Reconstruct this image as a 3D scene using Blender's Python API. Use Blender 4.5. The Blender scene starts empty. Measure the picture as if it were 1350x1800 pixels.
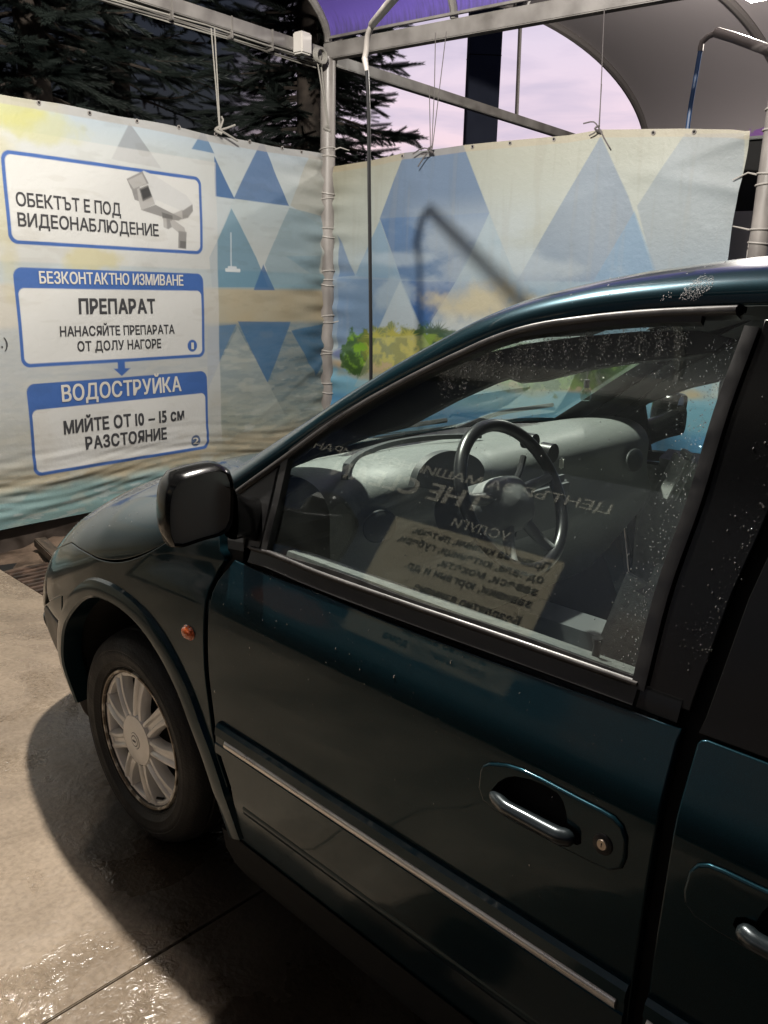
import bpy, bmesh, math, random
import numpy as np
from mathutils import Vector, Matrix
from mathutils.geometry import delaunay_2d_cdt
from math import sin, cos, pi, radians, atan, sqrt
random.seed(7); RNG = np.random.default_rng(7)
SC = bpy.context.scene

# ------------------------------------------------------------------ camera (car axes: +X forward, +Y to the car's left)
FPX, PITCH, YAW, ROLL = 1456.0, atan(394/1456), radians(-45.9), atan(.024)
EYE = np.array([-2.06, 1.98, 1.63])
fwd = np.array([cos(YAW)*cos(PITCH), sin(YAW)*cos(PITCH), -sin(PITCH)])
r0 = np.array([sin(YAW), -cos(YAW), 0.]); u0 = np.cross(r0, fwd)
RGT = cos(ROLL)*r0+sin(ROLL)*u0; UPV = cos(ROLL)*u0-sin(ROLL)*r0
cam = bpy.data.cameras.new('camera'); cam.sensor_fit = 'VERTICAL'; cam.sensor_height = 36
cam.lens = FPX/1800*36; cam.clip_start = .05; cam.clip_end = 400
co = bpy.data.objects.new('camera', cam); SC.collection.objects.link(co)
M = Matrix(((RGT[0], UPV[0], -fwd[0], EYE[0]), (RGT[1], UPV[1], -fwd[1], EYE[1]), (RGT[2], UPV[2], -fwd[2], EYE[2]), (0, 0, 0, 1)))
co.matrix_world = M; SC.camera = co

# ------------------------------------------------------------------ dusk sky
W = bpy.data.worlds.new('World'); SC.world = W; W.use_nodes = True
nt = W.node_tree; nt.nodes.clear()
def N(t, **k):
    n = nt.nodes.new(t)
    for a, b in k.items(): setattr(n, a, b)
    return n
Lk = lambda a, b: nt.links.new(a, b)
tc = N('ShaderNodeTexCoord'); sep = N('ShaderNodeSeparateXYZ'); Lk(tc.outputs['Generated'], sep.inputs[0])
ramp = N('ShaderNodeValToRGB'); Lk(sep.outputs['Z'], ramp.inputs[0])
el = ramp.color_ramp.elements
el[0].position = 0; el[0].color = (.98, .66, .62, 1)
el[1].position = .30; el[1].color = (.70, .64, .80, 1)
e = el.new(.10); e.color = (.99, .70, .67, 1)
e = el.new(.17); e.color = (.86, .68, .78, 1)
mp = N('ShaderNodeMapping'); mp.inputs['Scale'].default_value = (3, 3, 16); Lk(tc.outputs['Generated'], mp.inputs[0])
nz = N('ShaderNodeTexNoise'); nz.inputs['Scale'].default_value = 2.2; nz.inputs['Detail'].default_value = 7; nz.inputs['Distortion'].default_value = .6
Lk(mp.outputs[0], nz.inputs['Vector'])
cr = N('ShaderNodeValToRGB'); cr.color_ramp.elements[0].position = .42; cr.color_ramp.elements[1].position = .66; Lk(nz.outputs['Fac'], cr.inputs[0])
cl = N('ShaderNodeMixRGB'); cl.inputs[2].default_value = (.58, .51, .66, 1)
mm = N('ShaderNodeMath', operation='MULTIPLY'); mm.inputs[1].default_value = .8; Lk(cr.outputs[0], mm.inputs[0])
Lk(mm.outputs[0], cl.inputs[0]); Lk(ramp.outputs[0], cl.inputs[1])
dot = N('ShaderNodeVectorMath', operation='DOT_PRODUCT'); Lk(tc.outputs['Generated'], dot.inputs[0])
a = radians(-58); dot.inputs[1].default_value = (cos(a), sin(a), .08)
gl = N('ShaderNodeMapRange'); gl.inputs[1].default_value = .915; gl.inputs[2].default_value = .975; gl.interpolation_type = 'SMOOTHSTEP'
Lk(dot.outputs['Value'], gl.inputs[0])
dk = N('ShaderNodeMixRGB'); dk.inputs[1].default_value = (.007, .009, .018, 1); Lk(gl.outputs[0], dk.inputs[0]); Lk(cl.outputs[0], dk.inputs[2])
bg = N('ShaderNodeBackground'); bg.inputs[1].default_value = 1.04; Lk(dk.outputs[0], bg.inputs[0])
sky = N('ShaderNodeTexSky'); sky.sky_type = 'NISHITA'; sky.sun_disc = False; sky.sun_elevation = radians(-2); sky.sun_rotation = radians(147)
bg2 = N('ShaderNodeBackground'); bg2.inputs[1].default_value = .05; bg2.inputs[1].default_value = .05; Lk(sky.outputs[0], bg2.inputs[0])
ad = N('ShaderNodeAddShader'); Lk(bg.outputs[0], ad.inputs[0]); Lk(bg2.outputs[0], ad.inputs[1])
wo = N('ShaderNodeOutputWorld'); Lk(ad.outputs[0], wo.inputs[0])

vs = SC.view_settings; vs.view_transform = 'Standard'; vs.look = 'None'; vs.gamma = 1; vs.exposure = 0
SC.cycles.max_bounces = 10; SC.cycles.transparent_max_bounces = 24; SC.cycles.use_denoising = True
SC.cycles.sample_clamp_indirect = 4

# ------------------------------------------------------------------ helpers
def link(o, parent=None):
    SC.collection.objects.link(o)
    if parent is not None: o.parent = parent
    return o
def tag(o, label, cat, group=None):
    o['label'] = label; o['category'] = cat
    if group: o['group'] = group
    return o
def thing(name, label, cat, loc=(0, 0, 0), group=None):
    o = bpy.data.objects.new(name, None); o.location = loc; o.empty_display_size = .1; link(o)
    return tag(o, label, cat, group)
def obj(name, V, Fc, mat, parent=None, smooth=False, sharp=None, normals=None, struct=False):
    me = bpy.data.meshes.new(name)
    V = np.asarray(V, float)
    if parent is not None: V = V-np.array(parent_off(parent))
    me.from_pydata(V.tolist(), [], [list(map(int, q)) for q in Fc]); me.update()
    if mat is not None: me.materials.append(mat)
    if smooth or normals is not None:
        me.polygons.foreach_set('use_smooth', [True]*len(me.polygons))
    if sharp: me.set_sharp_from_angle(angle=radians(sharp))
    if normals is not None: me.normals_split_custom_set_from_vertices([tuple(x) for x in normals])
    o = bpy.data.objects.new(name, me); link(o, parent)
    if struct: o['kind'] = 'structure'
    return o
def parent_off(p):
    t = np.zeros(3)
    while p is not None:
        t += np.array(p.location); p = p.parent
    return t
class MB:
    """collects shapes into one mesh"""
    def __init__(s): s.V = []; s.F = []
    def add(s, V, F):
        b = len(s.V); s.V += [tuple(map(float, v)) for v in V]; s.F += [tuple(i+b for i in f) for f in F]; return s
    def box(s, c, d, rot=None, bev=0):
        bm = bmesh.new(); bmesh.ops.create_cube(bm, size=1)
        for v in bm.verts: v.co = Vector((v.co.x*d[0], v.co.y*d[1], v.co.z*d[2]))
        if bev: bmesh.ops.bevel(bm, geom=bm.edges[:], offset=bev, segments=2, affect='EDGES')
        R = rot if rot is not None else Matrix.Identity(3)
        bm.verts.index_update()
        s.add([R @ v.co+Vector(c) for v in bm.verts], [[v.index for v in f.verts] for f in bm.faces]); bm.free(); return s
    def tube(s, pts, r, n=10, caps=True, closed=False):
        pts = [np.array(p, float) for p in pts]; m = len(pts)
        rr = r if hasattr(r, '__len__') else [r]*m
        T = []
        for i in range(m):
            a = pts[(i+1) % m] if (closed or i < m-1) else pts[i]; b = pts[i-1] if (closed or i > 0) else pts[i]
            t = a-b; T.append(t/max(np.linalg.norm(t), 1e-9))
        ref = np.array([0, 0, 1.]) if abs(T[0][2]) < .9 else np.array([1., 0, 0])
        u = np.cross(T[0], ref); u /= np.linalg.norm(u); V = []
        for i in range(m):
            u = u-T[i]*(u@T[i]); u /= np.linalg.norm(u); w = np.cross(T[i], u)
            for k in range(n):
                A = 2*pi*k/n; V.append(pts[i]+rr[i]*(cos(A)*u+sin(A)*w))
        F = []
        for i in range(m if closed else m-1):
            for k in range(n):
                a = i*n+k; b = i*n+(k+1) % n; c = ((i+1) % m)*n+(k+1) % n; d = ((i+1) % m)*n+k
                F.append((a, d, c, b))
        if caps and not closed: F.append(tuple(range(n))); F.append(tuple((m-1)*n+k for k in reversed(range(n))))
        return s.add(V, F)
    def lathe(s, prof, c, axis='Y', n=64, sgn=1):
        """prof = (radius, along axis); rings about an axis through c"""
        V = []; F = []
        for (r, h) in prof:
            for k in range(n):
                A = 2*pi*k/n
                if axis == 'Y': V.append((c[0]+r*cos(A), c[1]+sgn*h, c[2]+r*sin(A)))
                elif axis == 'Z': V.append((c[0]+r*cos(A), c[1]+r*sin(A), c[2]+h))
        for i in range(len(prof)-1):
            for k in range(n):
                a = i*n+k; b = i*n+(k+1) % n
                F.append((a, a+n, b+n, b) if sgn > 0 and axis == 'Y' else (a, b, b+n, a+n))
        return s.add(V, F)
    def build(s, name, mat, parent=None, smooth=True, sharp=40, struct=False):
        o = obj(name, s.V, s.F, mat, parent, smooth=smooth, sharp=sharp if smooth else None, struct=struct); return o
def catmull(P, step):
    P = np.array(P, float); out = []
    E = np.vstack([2*P[0]-P[1], P, 2*P[-1]-P[-2]])
    for i in range(len(P)-1):
        p0, p1, p2, p3 = E[i:i+4]; n = max(1, int(np.linalg.norm(p2-p1)/step))
        for k in range(n):
            t = k/n; out.append(.5*((2*p1)+(p2-p0)*t+(2*p0-5*p1+4*p2-p3)*t*t+(3*p1-p0-3*p2+p3)*t**3))
    out.append(P[-1]); return np.array(out)
def poly_resample(P, step):
    P = np.array(P, float); out = []
    for i in range(len(P)):
        a, b = P[i], P[(i+1) % len(P)]; n = max(1, int(round(np.linalg.norm(b-a)/step)))
        for k in range(n): out.append(a+(b-a)*k/n)
    return np.array(out)
def inpoly(x, y, P):
    c = np.zeros(x.shape, bool); n = len(P)
    for i in range(n):
        x1, y1 = P[i]; x2, y2 = P[(i+1) % n]
        if y1 == y2: continue
        k = ((y1 > y) != (y2 > y)) & (x < (x2-x1)*(y-y1)/(y2-y1)+x1); c ^= k
    return c

# pixel of the survey photograph -> ray, used once to take measurements off known surfaces
def ray(x, y):
    d = fwd+RGT*(x-675)/FPX-UPV*(y-900)/FPX; return d/np.linalg.norm(d)
def on_y(q, Y): d = ray(*q); return EYE+d*(Y-EYE[1])/d[1]
def on_x(q, X): d = ray(*q); return EYE+d*(X-EYE[0])/d[0]
def on_z(q, Z): d = ray(*q); return EYE+d*(Z-EYE[2])/d[2]
def on_plane(q, p, n): d = ray(*q); n = np.array(n, float); return EYE+d*((np.array(p)-EYE)@n)/(d@n)

# ------------------------------------------------------------------ materials
def mat(name, col=(.5, .5, .5), rough=.5, metal=0, **k):
    m = bpy.data.materials.new(name); m.use_nodes = True
    b = m.node_tree.nodes['Principled BSDF']
    b.inputs['Base Color'].default_value = (*col, 1); b.inputs['Roughness'].default_value = rough; b.inputs['Metallic'].default_value = metal
    for a, v in k.items(): b.inputs[a.replace('_', ' ')].default_value = v
    return m
def nodes(m): return m.node_tree, m.node_tree.nodes['Principled BSDF']
def mnode(t, typ, **k):
    n = t.nodes.new(typ)
    for a, b in k.items():
        if a.startswith('i_'):
            n.inputs[a[2:].replace('_', ' ')].default_value = b
        else: setattr(n, a, b)
    return n
def vary(m, c1, c2, scale=6, detail=6, lo=.35, hi=.65, rough=None, bump=0, bscale=None, dist=.0, stretch=None):
    """base colour (and roughness) broken up by object-space noise"""
    t, b = nodes(m)
    tcn = mnode(t, 'ShaderNodeTexCoord'); src = tcn.outputs['Object']
    if stretch:
        mpn = mnode(t, 'ShaderNodeMapping'); mpn.inputs['Scale'].default_value = stretch; t.links.new(src, mpn.inputs[0]); src = mpn.outputs[0]
    n = mnode(t, 'ShaderNodeTexNoise', i_Scale=scale, i_Detail=detail, i_Distortion=dist); t.links.new(src, n.inputs['Vector'])
    r = mnode(t, 'ShaderNodeValToRGB'); r.color_ramp.elements[0].position = lo; r.color_ramp.elements[1].position = hi
    r.color_ramp.elements[0].color = (*c1, 1); r.color_ramp.elements[1].color = (*c2, 1)
    t.links.new(n.outputs['Fac'], r.inputs[0]); t.links.new(r.outputs[0], b.inputs['Base Color'])
    if rough:
        q = mnode(t, 'ShaderNodeMapRange'); q.inputs[1].default_value = lo; q.inputs[2].default_value = hi; q.inputs[3].default_value = rough[0]; q.inputs[4].default_value = rough[1]
        t.links.new(n.outputs['Fac'], q.inputs[0]); t.links.new(q.outputs[0], b.inputs['Roughness'])
    if bump:
        n2 = mnode(t, 'ShaderNodeTexNoise', i_Scale=bscale or scale*6, i_Detail=5); t.links.new(src, n2.inputs['Vector'])
        bp = mnode(t, 'ShaderNodeBump', i_Strength=bump, i_Distance=.01); t.links.new(n2.outputs['Fac'], bp.inputs['Height']); t.links.new(bp.outputs[0], b.inputs['Normal'])
    return m
MAT = {}
# car paint: dark teal pearl under clear coat, thin film of drying water
p = mat('teal_paint', (.006, .020, .028), .30, .60, Coat_Weight=.85, Coat_Roughness=.03, Coat_IOR=1.38, Specular_IOR_Level=.03)
t, b = nodes(p)
tcn = mnode(t, 'ShaderNodeTexCoord')
fl = mnode(t, 'ShaderNodeTexVoronoi', i_Scale=1400); t.links.new(tcn.outputs['Object'], fl.inputs['Vector'])
fr = mnode(t, 'ShaderNodeMixRGB'); fr.inputs[1].default_value = (.0024, .0088, .0110, 1); fr.inputs[2].default_value = (.0085, .038, .053, 1)
t.links.new(fl.outputs['Distance'], fr.inputs[0]); t.links.new(fr.outputs[0], b.inputs['Base Color'])
wn = mnode(t, 'ShaderNodeTexNoise', i_Scale=9, i_Detail=6, i_Distortion=1.2)
wm = mnode(t, 'ShaderNodeMapping'); wm.inputs['Scale'].default_value = (1, 1, 3.5); t.links.new(tcn.outputs['Object'], wm.inputs[0]); t.links.new(wm.outputs[0], wn.inputs['Vector'])
wr = mnode(t, 'ShaderNodeMapRange'); wr.inputs[1].default_value = .42; wr.inputs[2].default_value = .75; wr.inputs[3].default_value = .025; wr.inputs[4].default_value = .14
t.links.new(wn.outputs['Fac'], wr.inputs[0]); t.links.new(wr.outputs[0], b.inputs['Coat Roughness'])
MAT['paint'] = p
MAT['handle_paint'] = mat('lamplit_grip_paint', (.022, .030, .034), .30, .5, Coat_Weight=1, Coat_Roughness=.06)  # greyed colour stands in for the lamp's reflection on the pull bar
MAT['black_trim'] = vary(mat('black_plastic_trim', (.012, .012, .013), .35), (.010, .010, .011), (.022, .021, .021), 25, rough=(.28, .5))
MAT['rubber'] = vary(mat('tyre_rubber', (.012, .012, .012), .7), (.010, .010, .010), (.022, .021, .020), 18, rough=(.55, .8), bump=.25, bscale=160)
MAT['gap'] = mat('dark_cavity', (.002, .002, .002), .9)
MAT['gloss_black'] = mat('gloss_black_panel', (.005, .005, .005), .16, Specular_IOR_Level=.22)
MAT['alloy'] = vary(mat('silver_alloy', (.55, .53, .50), .36, .30), (.80, .78, .745), (.92, .90, .87), 14, rough=(.28, .48))
MAT['scuffed'] = vary(mat('scuffed_rim_edge', (.5, .45, .38), .5, .6), (.20, .16, .12), (.72, .68, .60), 30, lo=.45, hi=.6, rough=(.4, .6), bump=.3, bscale=90)
MAT['chrome'] = vary(mat('brushed_chrome', (.8, .78, .74), .3, .8), (.72, .69, .65), (.86, .84, .80), 8, rough=(.26, .36), stretch=(1, 6, 6))
MAT['belt'] = vary(mat('weathered_belt_strip', (.016, .015, .015), .42), (.012, .011, .011), (.019, .018, .018), 14, rough=(.36, .5))
MAT['bright_strip'] = vary(mat('highlight_strip', (.10, .095, .095), .36, .5), (.07, .065, .065), (.125, .118, .115), 18, rough=(.26, .42))  # lighter tone carries the lamp's highlight along window frame and belt
MAT['mirror'] = mat('mirror_glass', (.42, .43, .43), .34, .5)
MAT['amber'] = mat('amber_lens', (.75, .13, .02), .18, Coat_Weight=1, Transmission_Weight=.15)
MAT['lens'] = mat('fogged_lamp_lens', (.07, .07, .062), .26, Coat_Weight=.3)
MAT['grey_trim'] = vary(mat('grey_interior_plastic', (.13, .14, .135), .45), (.118, .128, .123), (.14, .15, .145), 120, rough=(.36, .55), bump=.12, bscale=300)
MAT['dark_trim'] = mat('dark_interior_plastic', (.028, .031, .032), .55)
MAT['mid_trim'] = mat('charcoal_interior_plastic', (.075, .08, .082), .5)
MAT['door_fabric'] = vary(mat('grey_door_fabric', (.3, .31, .3), .7), (.25, .26, .25), (.34, .35, .34), 40, bump=.1, bscale=300)
MAT['spoke_trim'] = mat('silver_grey_plastic', (.20, .205, .205), .4)
MAT['dark_alloy'] = mat('shaded_alloy', (.035, .032, .03), .6, .3)  # alloy darkened to paint the shade in the gaps between spokes
MAT['leather'] = mat('black_leather', (.012, .012, .013), .32)
MAT['seat'] = vary(mat('grey_seat_fabric', (.4, .4, .38), .8), (.33, .335, .32), (.46, .465, .45), 60, bump=.2, bscale=400)
MAT['liner'] = mat('grey_headliner', (.05, .052, .052), .9)
MAT['skirt'] = vary(mat('grey_bumper_plastic', (.10, .092, .085), .5), (.08, .074, .068), (.125, .115, .105), 12, rough=(.4, .6))
MAT['brass'] = mat('key_metal', (.62, .52, .42), .35, .8)
MAT['white_plastic'] = mat('white_plastic', (.75, .75, .7), .4)
MAT['steel'] = vary(mat('painted_steel', (.24, .22, .205), .42), (.15, .138, .13), (.27, .25, .235), 7, rough=(.33, .55), bump=.05, stretch=(1, 1, .4))
MAT['steel_frame'] = vary(mat('grey_frame_paint', (.16, .15, .14), .5), (.10, .093, .086), (.185, .175, .165), 5, rough=(.4, .6), stretch=(1, 1, 1))
MAT['rope'] = mat('grey_rope', (.22, .21, .19), .8)
MAT['dark_rope'] = mat('dark_rope', (.10, .09, .09), .8)
MAT['tie'] = mat('plastic_tie', (.36, .34, .315), .45)
MAT['hose'] = mat('black_hose', (.012, .012, .013), .35)
MAT['blue_hose'] = mat('blue_hose', (.03, .08, .20), .4)
MAT['navy'] = vary(mat('navy_cladding', (.10, .12, .20), .7), (.09, .108, .18), (.115, .135, .215), 2)
MAT['bark'] = vary(mat('spruce_bark', (.05, .04, .03), .9), (.03, .024, .02), (.07, .055, .045), 12)
MAT['white_board'] = mat('white_board', (.36, .335, .315), .6)

# thin window glass
def glass(name, tint, boost=1.0, film=.0):
    m = bpy.data.materials.new(name); m.use_nodes = True; t = m.node_tree; t.nodes.clear()
    tr = mnode(t, 'ShaderNodeBsdfTransparent'); tr.inputs[0].default_value = (*tint, 1)
    gs = mnode(t, 'ShaderNodeBsdfGlossy', i_Roughness=.012); gs.inputs[0].default_value = (.95, 1, .98, 1)
    # two-sided Fresnel (Schlick) so that the pane behaves the same seen from inside
    ge = mnode(t, 'ShaderNodeNewGeometry'); dt = mnode(t, 'ShaderNodeVectorMath', operation='DOT_PRODUCT')
    t.links.new(ge.outputs['Incoming'], dt.inputs[0]); t.links.new(ge.outputs['Normal'], dt.inputs[1])
    ab = mnode(t, 'ShaderNodeMath', operation='ABSOLUTE'); t.links.new(dt.outputs['Value'], ab.inputs[0])
    om = mnode(t, 'ShaderNodeMath', operation='SUBTRACT'); om.inputs[0].default_value = 1; t.links.new(ab.outputs[0], om.inputs[1])
    pw = mnode(t, 'ShaderNodeMath', operation='POWER'); pw.inputs[1].default_value = 5; t.links.new(om.outputs[0], pw.inputs[0])
    ml = mnode(t, 'ShaderNodeMath', operation='MULTIPLY_ADD'); ml.inputs[1].default_value = .957; ml.inputs[2].default_value = .043; t.links.new(pw.outputs[0], ml.inputs[0])
    mu = mnode(t, 'ShaderNodeMath', operation='MULTIPLY'); mu.inputs[1].default_value = boost; mu.use_clamp = True; t.links.new(ml.outputs[0], mu.inputs[0])
    mx = mnode(t, 'ShaderNodeMixShader'); t.links.new(mu.outputs[0], mx.inputs[0]); t.links.new(tr.outputs[0], mx.inputs[1]); t.links.new(gs.outputs[0], mx.inputs[2])
    out = mnode(t, 'ShaderNodeOutputMaterial'); last = mx.outputs[0]
    if film:
        df = mnode(t, 'ShaderNodeBsdfDiffuse'); df.inputs[0].default_value = (.55, .62, .58, 1)
        tcn = mnode(t, 'ShaderNodeTexCoord'); n = mnode(t, 'ShaderNodeTexNoise', i_Scale=5, i_Detail=8, i_Distortion=1.0)
        t.links.new(tcn.outputs['Object'], n.inputs['Vector'])
        rg = mnode(t, 'ShaderNodeMapRange'); rg.inputs[1].default_value = .35; rg.inputs[2].default_value = .7; rg.inputs[3].default_value = film*.35; rg.inputs[4].default_value = film
        t.links.new(n.outputs['Fac'], rg.inputs[0])
        m2 = mnode(t, 'ShaderNodeMixShader'); t.links.new(rg.outputs[0], m2.inputs[0]); t.links.new(last, m2.inputs[1]); t.links.new(df.outputs[0], m2.inputs[2]); last = m2.outputs[0]
    t.links.new(last, out.inputs[0]); return m
MAT['glass'] = glass('window_glass', (.90, .97, .94), 1.6, .03)
MAT['windshield'] = glass('windshield_glass', (.92, .98, .95), 1.2, .02)
MAT['privacy'] = glass('dark_privacy_glass', (.05, .055, .055), 1.5, .0)
MAT['drop'] = mat('water_drop', (.9, .95, .95), .03, Transmission_Weight=1, IOR=1.33)
MAT['spray'] = mat('foam_speck', (.34, .34, .35), .4, Coat_Weight=.5)
# ================================================================== wash bay: light, ground, frame
LAMP = np.array([.30, .42, 3.95])
lamp = thing('flood_lamp', 'white LED floodlight fixed under the canopy above the car', 'lamp', tuple(LAMP+np.array([0, 0, .1])))
MB().box(LAMP+np.array([0, 0, .09]), (.16, .16, .07), bev=.015).build('lamp_housing', mat('lamp_casing', (.25, .25, .25), .5), lamp)
em = mat('lamp_glow', (1, 1, 1), .5, Emission_Color=(1, .93, .82, 1), Emission_Strength=60)
MB().box(LAMP+np.array([0, 0, .049]), (.14, .14, .010)).build('lamp_panel', em, lamp, smooth=False)
ld = bpy.data.lights.new('flood_light', 'POINT'); ld.shadow_soft_size = .052; ld.energy = 1150; ld.color = (1, .94, .85)
lo = bpy.data.objects.new('light', ld); lo.location = Vector((0, 0, -.19)); link(lo, lamp)
MB().tube([LAMP+np.array([0, 0, .13]), LAMP+np.array([0, 0, .32])], .02, 8).build('lamp_bracket', MAT['steel_frame'], lamp)

# concrete slab
g = mat('wet_concrete', (.32, .28, .23), .5); t, b = nodes(g)
tcn = mnode(t, 'ShaderNodeTexCoord'); P = tcn.outputs['Object']
n1 = mnode(t, 'ShaderNodeTexNoise', i_Scale=1.3, i_Detail=9, i_Roughness=.6, i_Distortion=.5); t.links.new(P, n1.inputs['Vector'])
n2 = mnode(t, 'ShaderNodeTexNoise', i_Scale=60, i_Detail=6); t.links.new(P, n2.inputs['Vector'])
n3 = mnode(t, 'ShaderNodeTexNoise', i_Scale=7, i_Detail=5, i_Distortion=1.5); t.links.new(P, n3.inputs['Vector'])
r1 = mnode(t, 'ShaderNodeValToRGB'); t.links.new(n1.outputs['Fac'], r1.inputs[0])
r1.color_ramp.elements[0].position = .34; r1.color_ramp.elements[0].color = (.160, .124, .091, 1); r1.color_ramp.elements[1].position = .68; r1.color_ramp.elements[1].color = (.345, .275, .203, 1)
mx = mnode(t, 'ShaderNodeMixRGB', blend_type='MULTIPLY', i_Fac=.55); t.links.new(r1.outputs[0], mx.inputs[1])
r2 = mnode(t, 'ShaderNodeValToRGB'); r2.color_ramp.elements[0].position = .35; r2.color_ramp.elements[0].color = (.62, .60, .58, 1); r2.color_ramp.elements[1].position = .6; t.links.new(n2.outputs['Fac'], r2.inputs[0]); t.links.new(r2.outputs[0], mx.inputs[2])
t.links.new(mx.outputs[0], b.inputs['Base Color'])
rr = mnode(t, 'ShaderNodeMapRange'); rr.inputs[1].default_value = .36; rr.inputs[2].default_value = .62; rr.inputs[3].default_value = .16; rr.inputs[4].default_value = .62
t.links.new(n1.outputs['Fac'], rr.inputs[0]); t.links.new(rr.outputs[0], b.inputs['Roughness'])
bp = mnode(t, 'ShaderNodeBump', i_Strength=.35, i_Distance=.006); t.links.new(n2.outputs['Fac'], bp.inputs['Height'])
bp2 = mnode(t, 'ShaderNodeBump', i_Strength=.25, i_Distance=.02); t.links.new(n3.outputs['Fac'], bp2.inputs['Height']); t.links.new(bp.outputs[0], bp2.inputs['Normal'])
# wash water round the car; the dark colour also deepens the car's shadow
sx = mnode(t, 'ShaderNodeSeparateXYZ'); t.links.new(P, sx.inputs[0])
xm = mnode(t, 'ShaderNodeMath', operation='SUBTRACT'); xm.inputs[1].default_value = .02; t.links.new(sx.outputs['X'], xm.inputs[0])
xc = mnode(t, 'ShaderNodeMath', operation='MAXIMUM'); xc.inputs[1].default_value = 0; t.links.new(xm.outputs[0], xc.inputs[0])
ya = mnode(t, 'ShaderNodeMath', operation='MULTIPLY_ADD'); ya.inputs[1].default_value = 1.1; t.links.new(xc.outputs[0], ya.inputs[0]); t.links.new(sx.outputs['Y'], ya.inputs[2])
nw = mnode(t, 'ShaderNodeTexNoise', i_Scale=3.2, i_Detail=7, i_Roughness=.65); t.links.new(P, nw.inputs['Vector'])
yn = mnode(t, 'ShaderNodeMath', operation='MULTIPLY_ADD'); yn.inputs[1].default_value = .22; t.links.new(nw.outputs['Fac'], yn.inputs[0]); bk = mnode(t, 'ShaderNodeMapRange'); bk.inputs[1].default_value = -.72; bk.inputs[2].default_value = -1.25; bk.inputs[3].default_value = 0; bk.inputs[4].default_value = 1.6; t.links.new(sx.outputs['X'], bk.inputs[0])  # dark zone widened rearward to dim the floor mirrored in the door
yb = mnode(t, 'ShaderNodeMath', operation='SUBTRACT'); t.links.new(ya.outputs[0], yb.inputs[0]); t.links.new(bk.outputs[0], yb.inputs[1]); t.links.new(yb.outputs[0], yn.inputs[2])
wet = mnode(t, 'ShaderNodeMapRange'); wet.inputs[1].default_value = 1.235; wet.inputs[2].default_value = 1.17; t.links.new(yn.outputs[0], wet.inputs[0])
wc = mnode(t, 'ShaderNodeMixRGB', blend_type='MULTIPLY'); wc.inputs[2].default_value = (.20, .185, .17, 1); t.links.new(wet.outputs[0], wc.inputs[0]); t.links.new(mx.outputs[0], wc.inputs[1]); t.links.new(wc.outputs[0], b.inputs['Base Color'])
n4 = mnode(t, 'ShaderNodeTexNoise', i_Scale=2.1, i_Detail=6, i_Distortion=.8); t.links.new(P, n4.inputs['Vector'])
n5 = mnode(t, 'ShaderNodeTexNoise', i_Scale=30, i_Detail=2, i_Distortion=2.5); t.links.new(P, n5.inputs['Vector'])
mk = mnode(t, 'ShaderNodeMapRange'); mk.inputs[1].default_value = .50; mk.inputs[2].default_value = .60; t.links.new(n4.outputs['Fac'], mk.inputs[0])
rm = mnode(t, 'ShaderNodeMixRGB'); rm.inputs[2].default_value = (.07, .07, .07, 1); t.links.new(mk.outputs[0], rm.inputs[0]); t.links.new(rr.outputs[0], rm.inputs[1]); t.links.new(rm.outputs[0], b.inputs['Roughness'])
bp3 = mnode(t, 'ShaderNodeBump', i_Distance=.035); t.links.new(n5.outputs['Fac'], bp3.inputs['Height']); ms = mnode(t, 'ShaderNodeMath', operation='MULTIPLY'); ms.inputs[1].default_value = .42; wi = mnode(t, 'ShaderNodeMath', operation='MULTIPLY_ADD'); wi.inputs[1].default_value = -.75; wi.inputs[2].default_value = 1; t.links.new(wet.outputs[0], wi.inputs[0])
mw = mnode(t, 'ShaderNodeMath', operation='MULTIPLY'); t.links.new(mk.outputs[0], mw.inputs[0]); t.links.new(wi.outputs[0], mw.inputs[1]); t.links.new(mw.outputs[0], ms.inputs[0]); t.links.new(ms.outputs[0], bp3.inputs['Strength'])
t.links.new(bp2.outputs[0], bp3.inputs['Normal']); t.links.new(bp3.outputs[0], b.inputs['Normal'])
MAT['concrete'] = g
MAT['soil'] = vary(mat('damp_soil', (.07, .045, .03), .85), (.045, .03, .02), (.14, .095, .065), 7, rough=(.5, .9), bump=.5, bscale=30)
# the yard reaches to the horizon; the bay floor is a slab on it with a saw-cut joint
obj('ground', [(-150, -150, -.16), (150, -150, -.16), (150, 150, -.16), (-150, 150, -.16)], [(0, 1, 2, 3)], vary(mat('dark_yard_asphalt', (.05, .048, .045), .8), (.035, .033, .031), (.065, .06, .056), 3, bump=.2), struct=True)
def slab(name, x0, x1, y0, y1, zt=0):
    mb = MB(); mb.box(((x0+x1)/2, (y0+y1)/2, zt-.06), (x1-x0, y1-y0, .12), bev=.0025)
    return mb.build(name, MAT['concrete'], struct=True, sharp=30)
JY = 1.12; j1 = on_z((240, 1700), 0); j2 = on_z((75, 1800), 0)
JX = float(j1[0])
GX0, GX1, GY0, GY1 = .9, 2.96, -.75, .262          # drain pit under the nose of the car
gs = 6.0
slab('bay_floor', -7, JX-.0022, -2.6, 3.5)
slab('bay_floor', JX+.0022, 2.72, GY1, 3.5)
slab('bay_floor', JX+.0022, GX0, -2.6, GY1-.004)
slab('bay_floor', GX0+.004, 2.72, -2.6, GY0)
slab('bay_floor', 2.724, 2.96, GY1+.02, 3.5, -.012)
soil = []
V = []; F = []
nx, ny = 26, 90; xs = np.linspace(2.70, 3.75, nx); ysn = np.linspace(-2.9, 3.6, ny)
for x in xs:
    for y in ysn: V.append((x, y, -.045+.018*sin(5*y+3*x)+RNG.normal(0, .006)+.02*sin(17*x)*sin(9*y)))
for i in range(nx-1):
    for k in range(ny-1): F.append((i*ny+k, (i+1)*ny+k, (i+1)*ny+k+1, i*ny+k+1))
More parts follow.
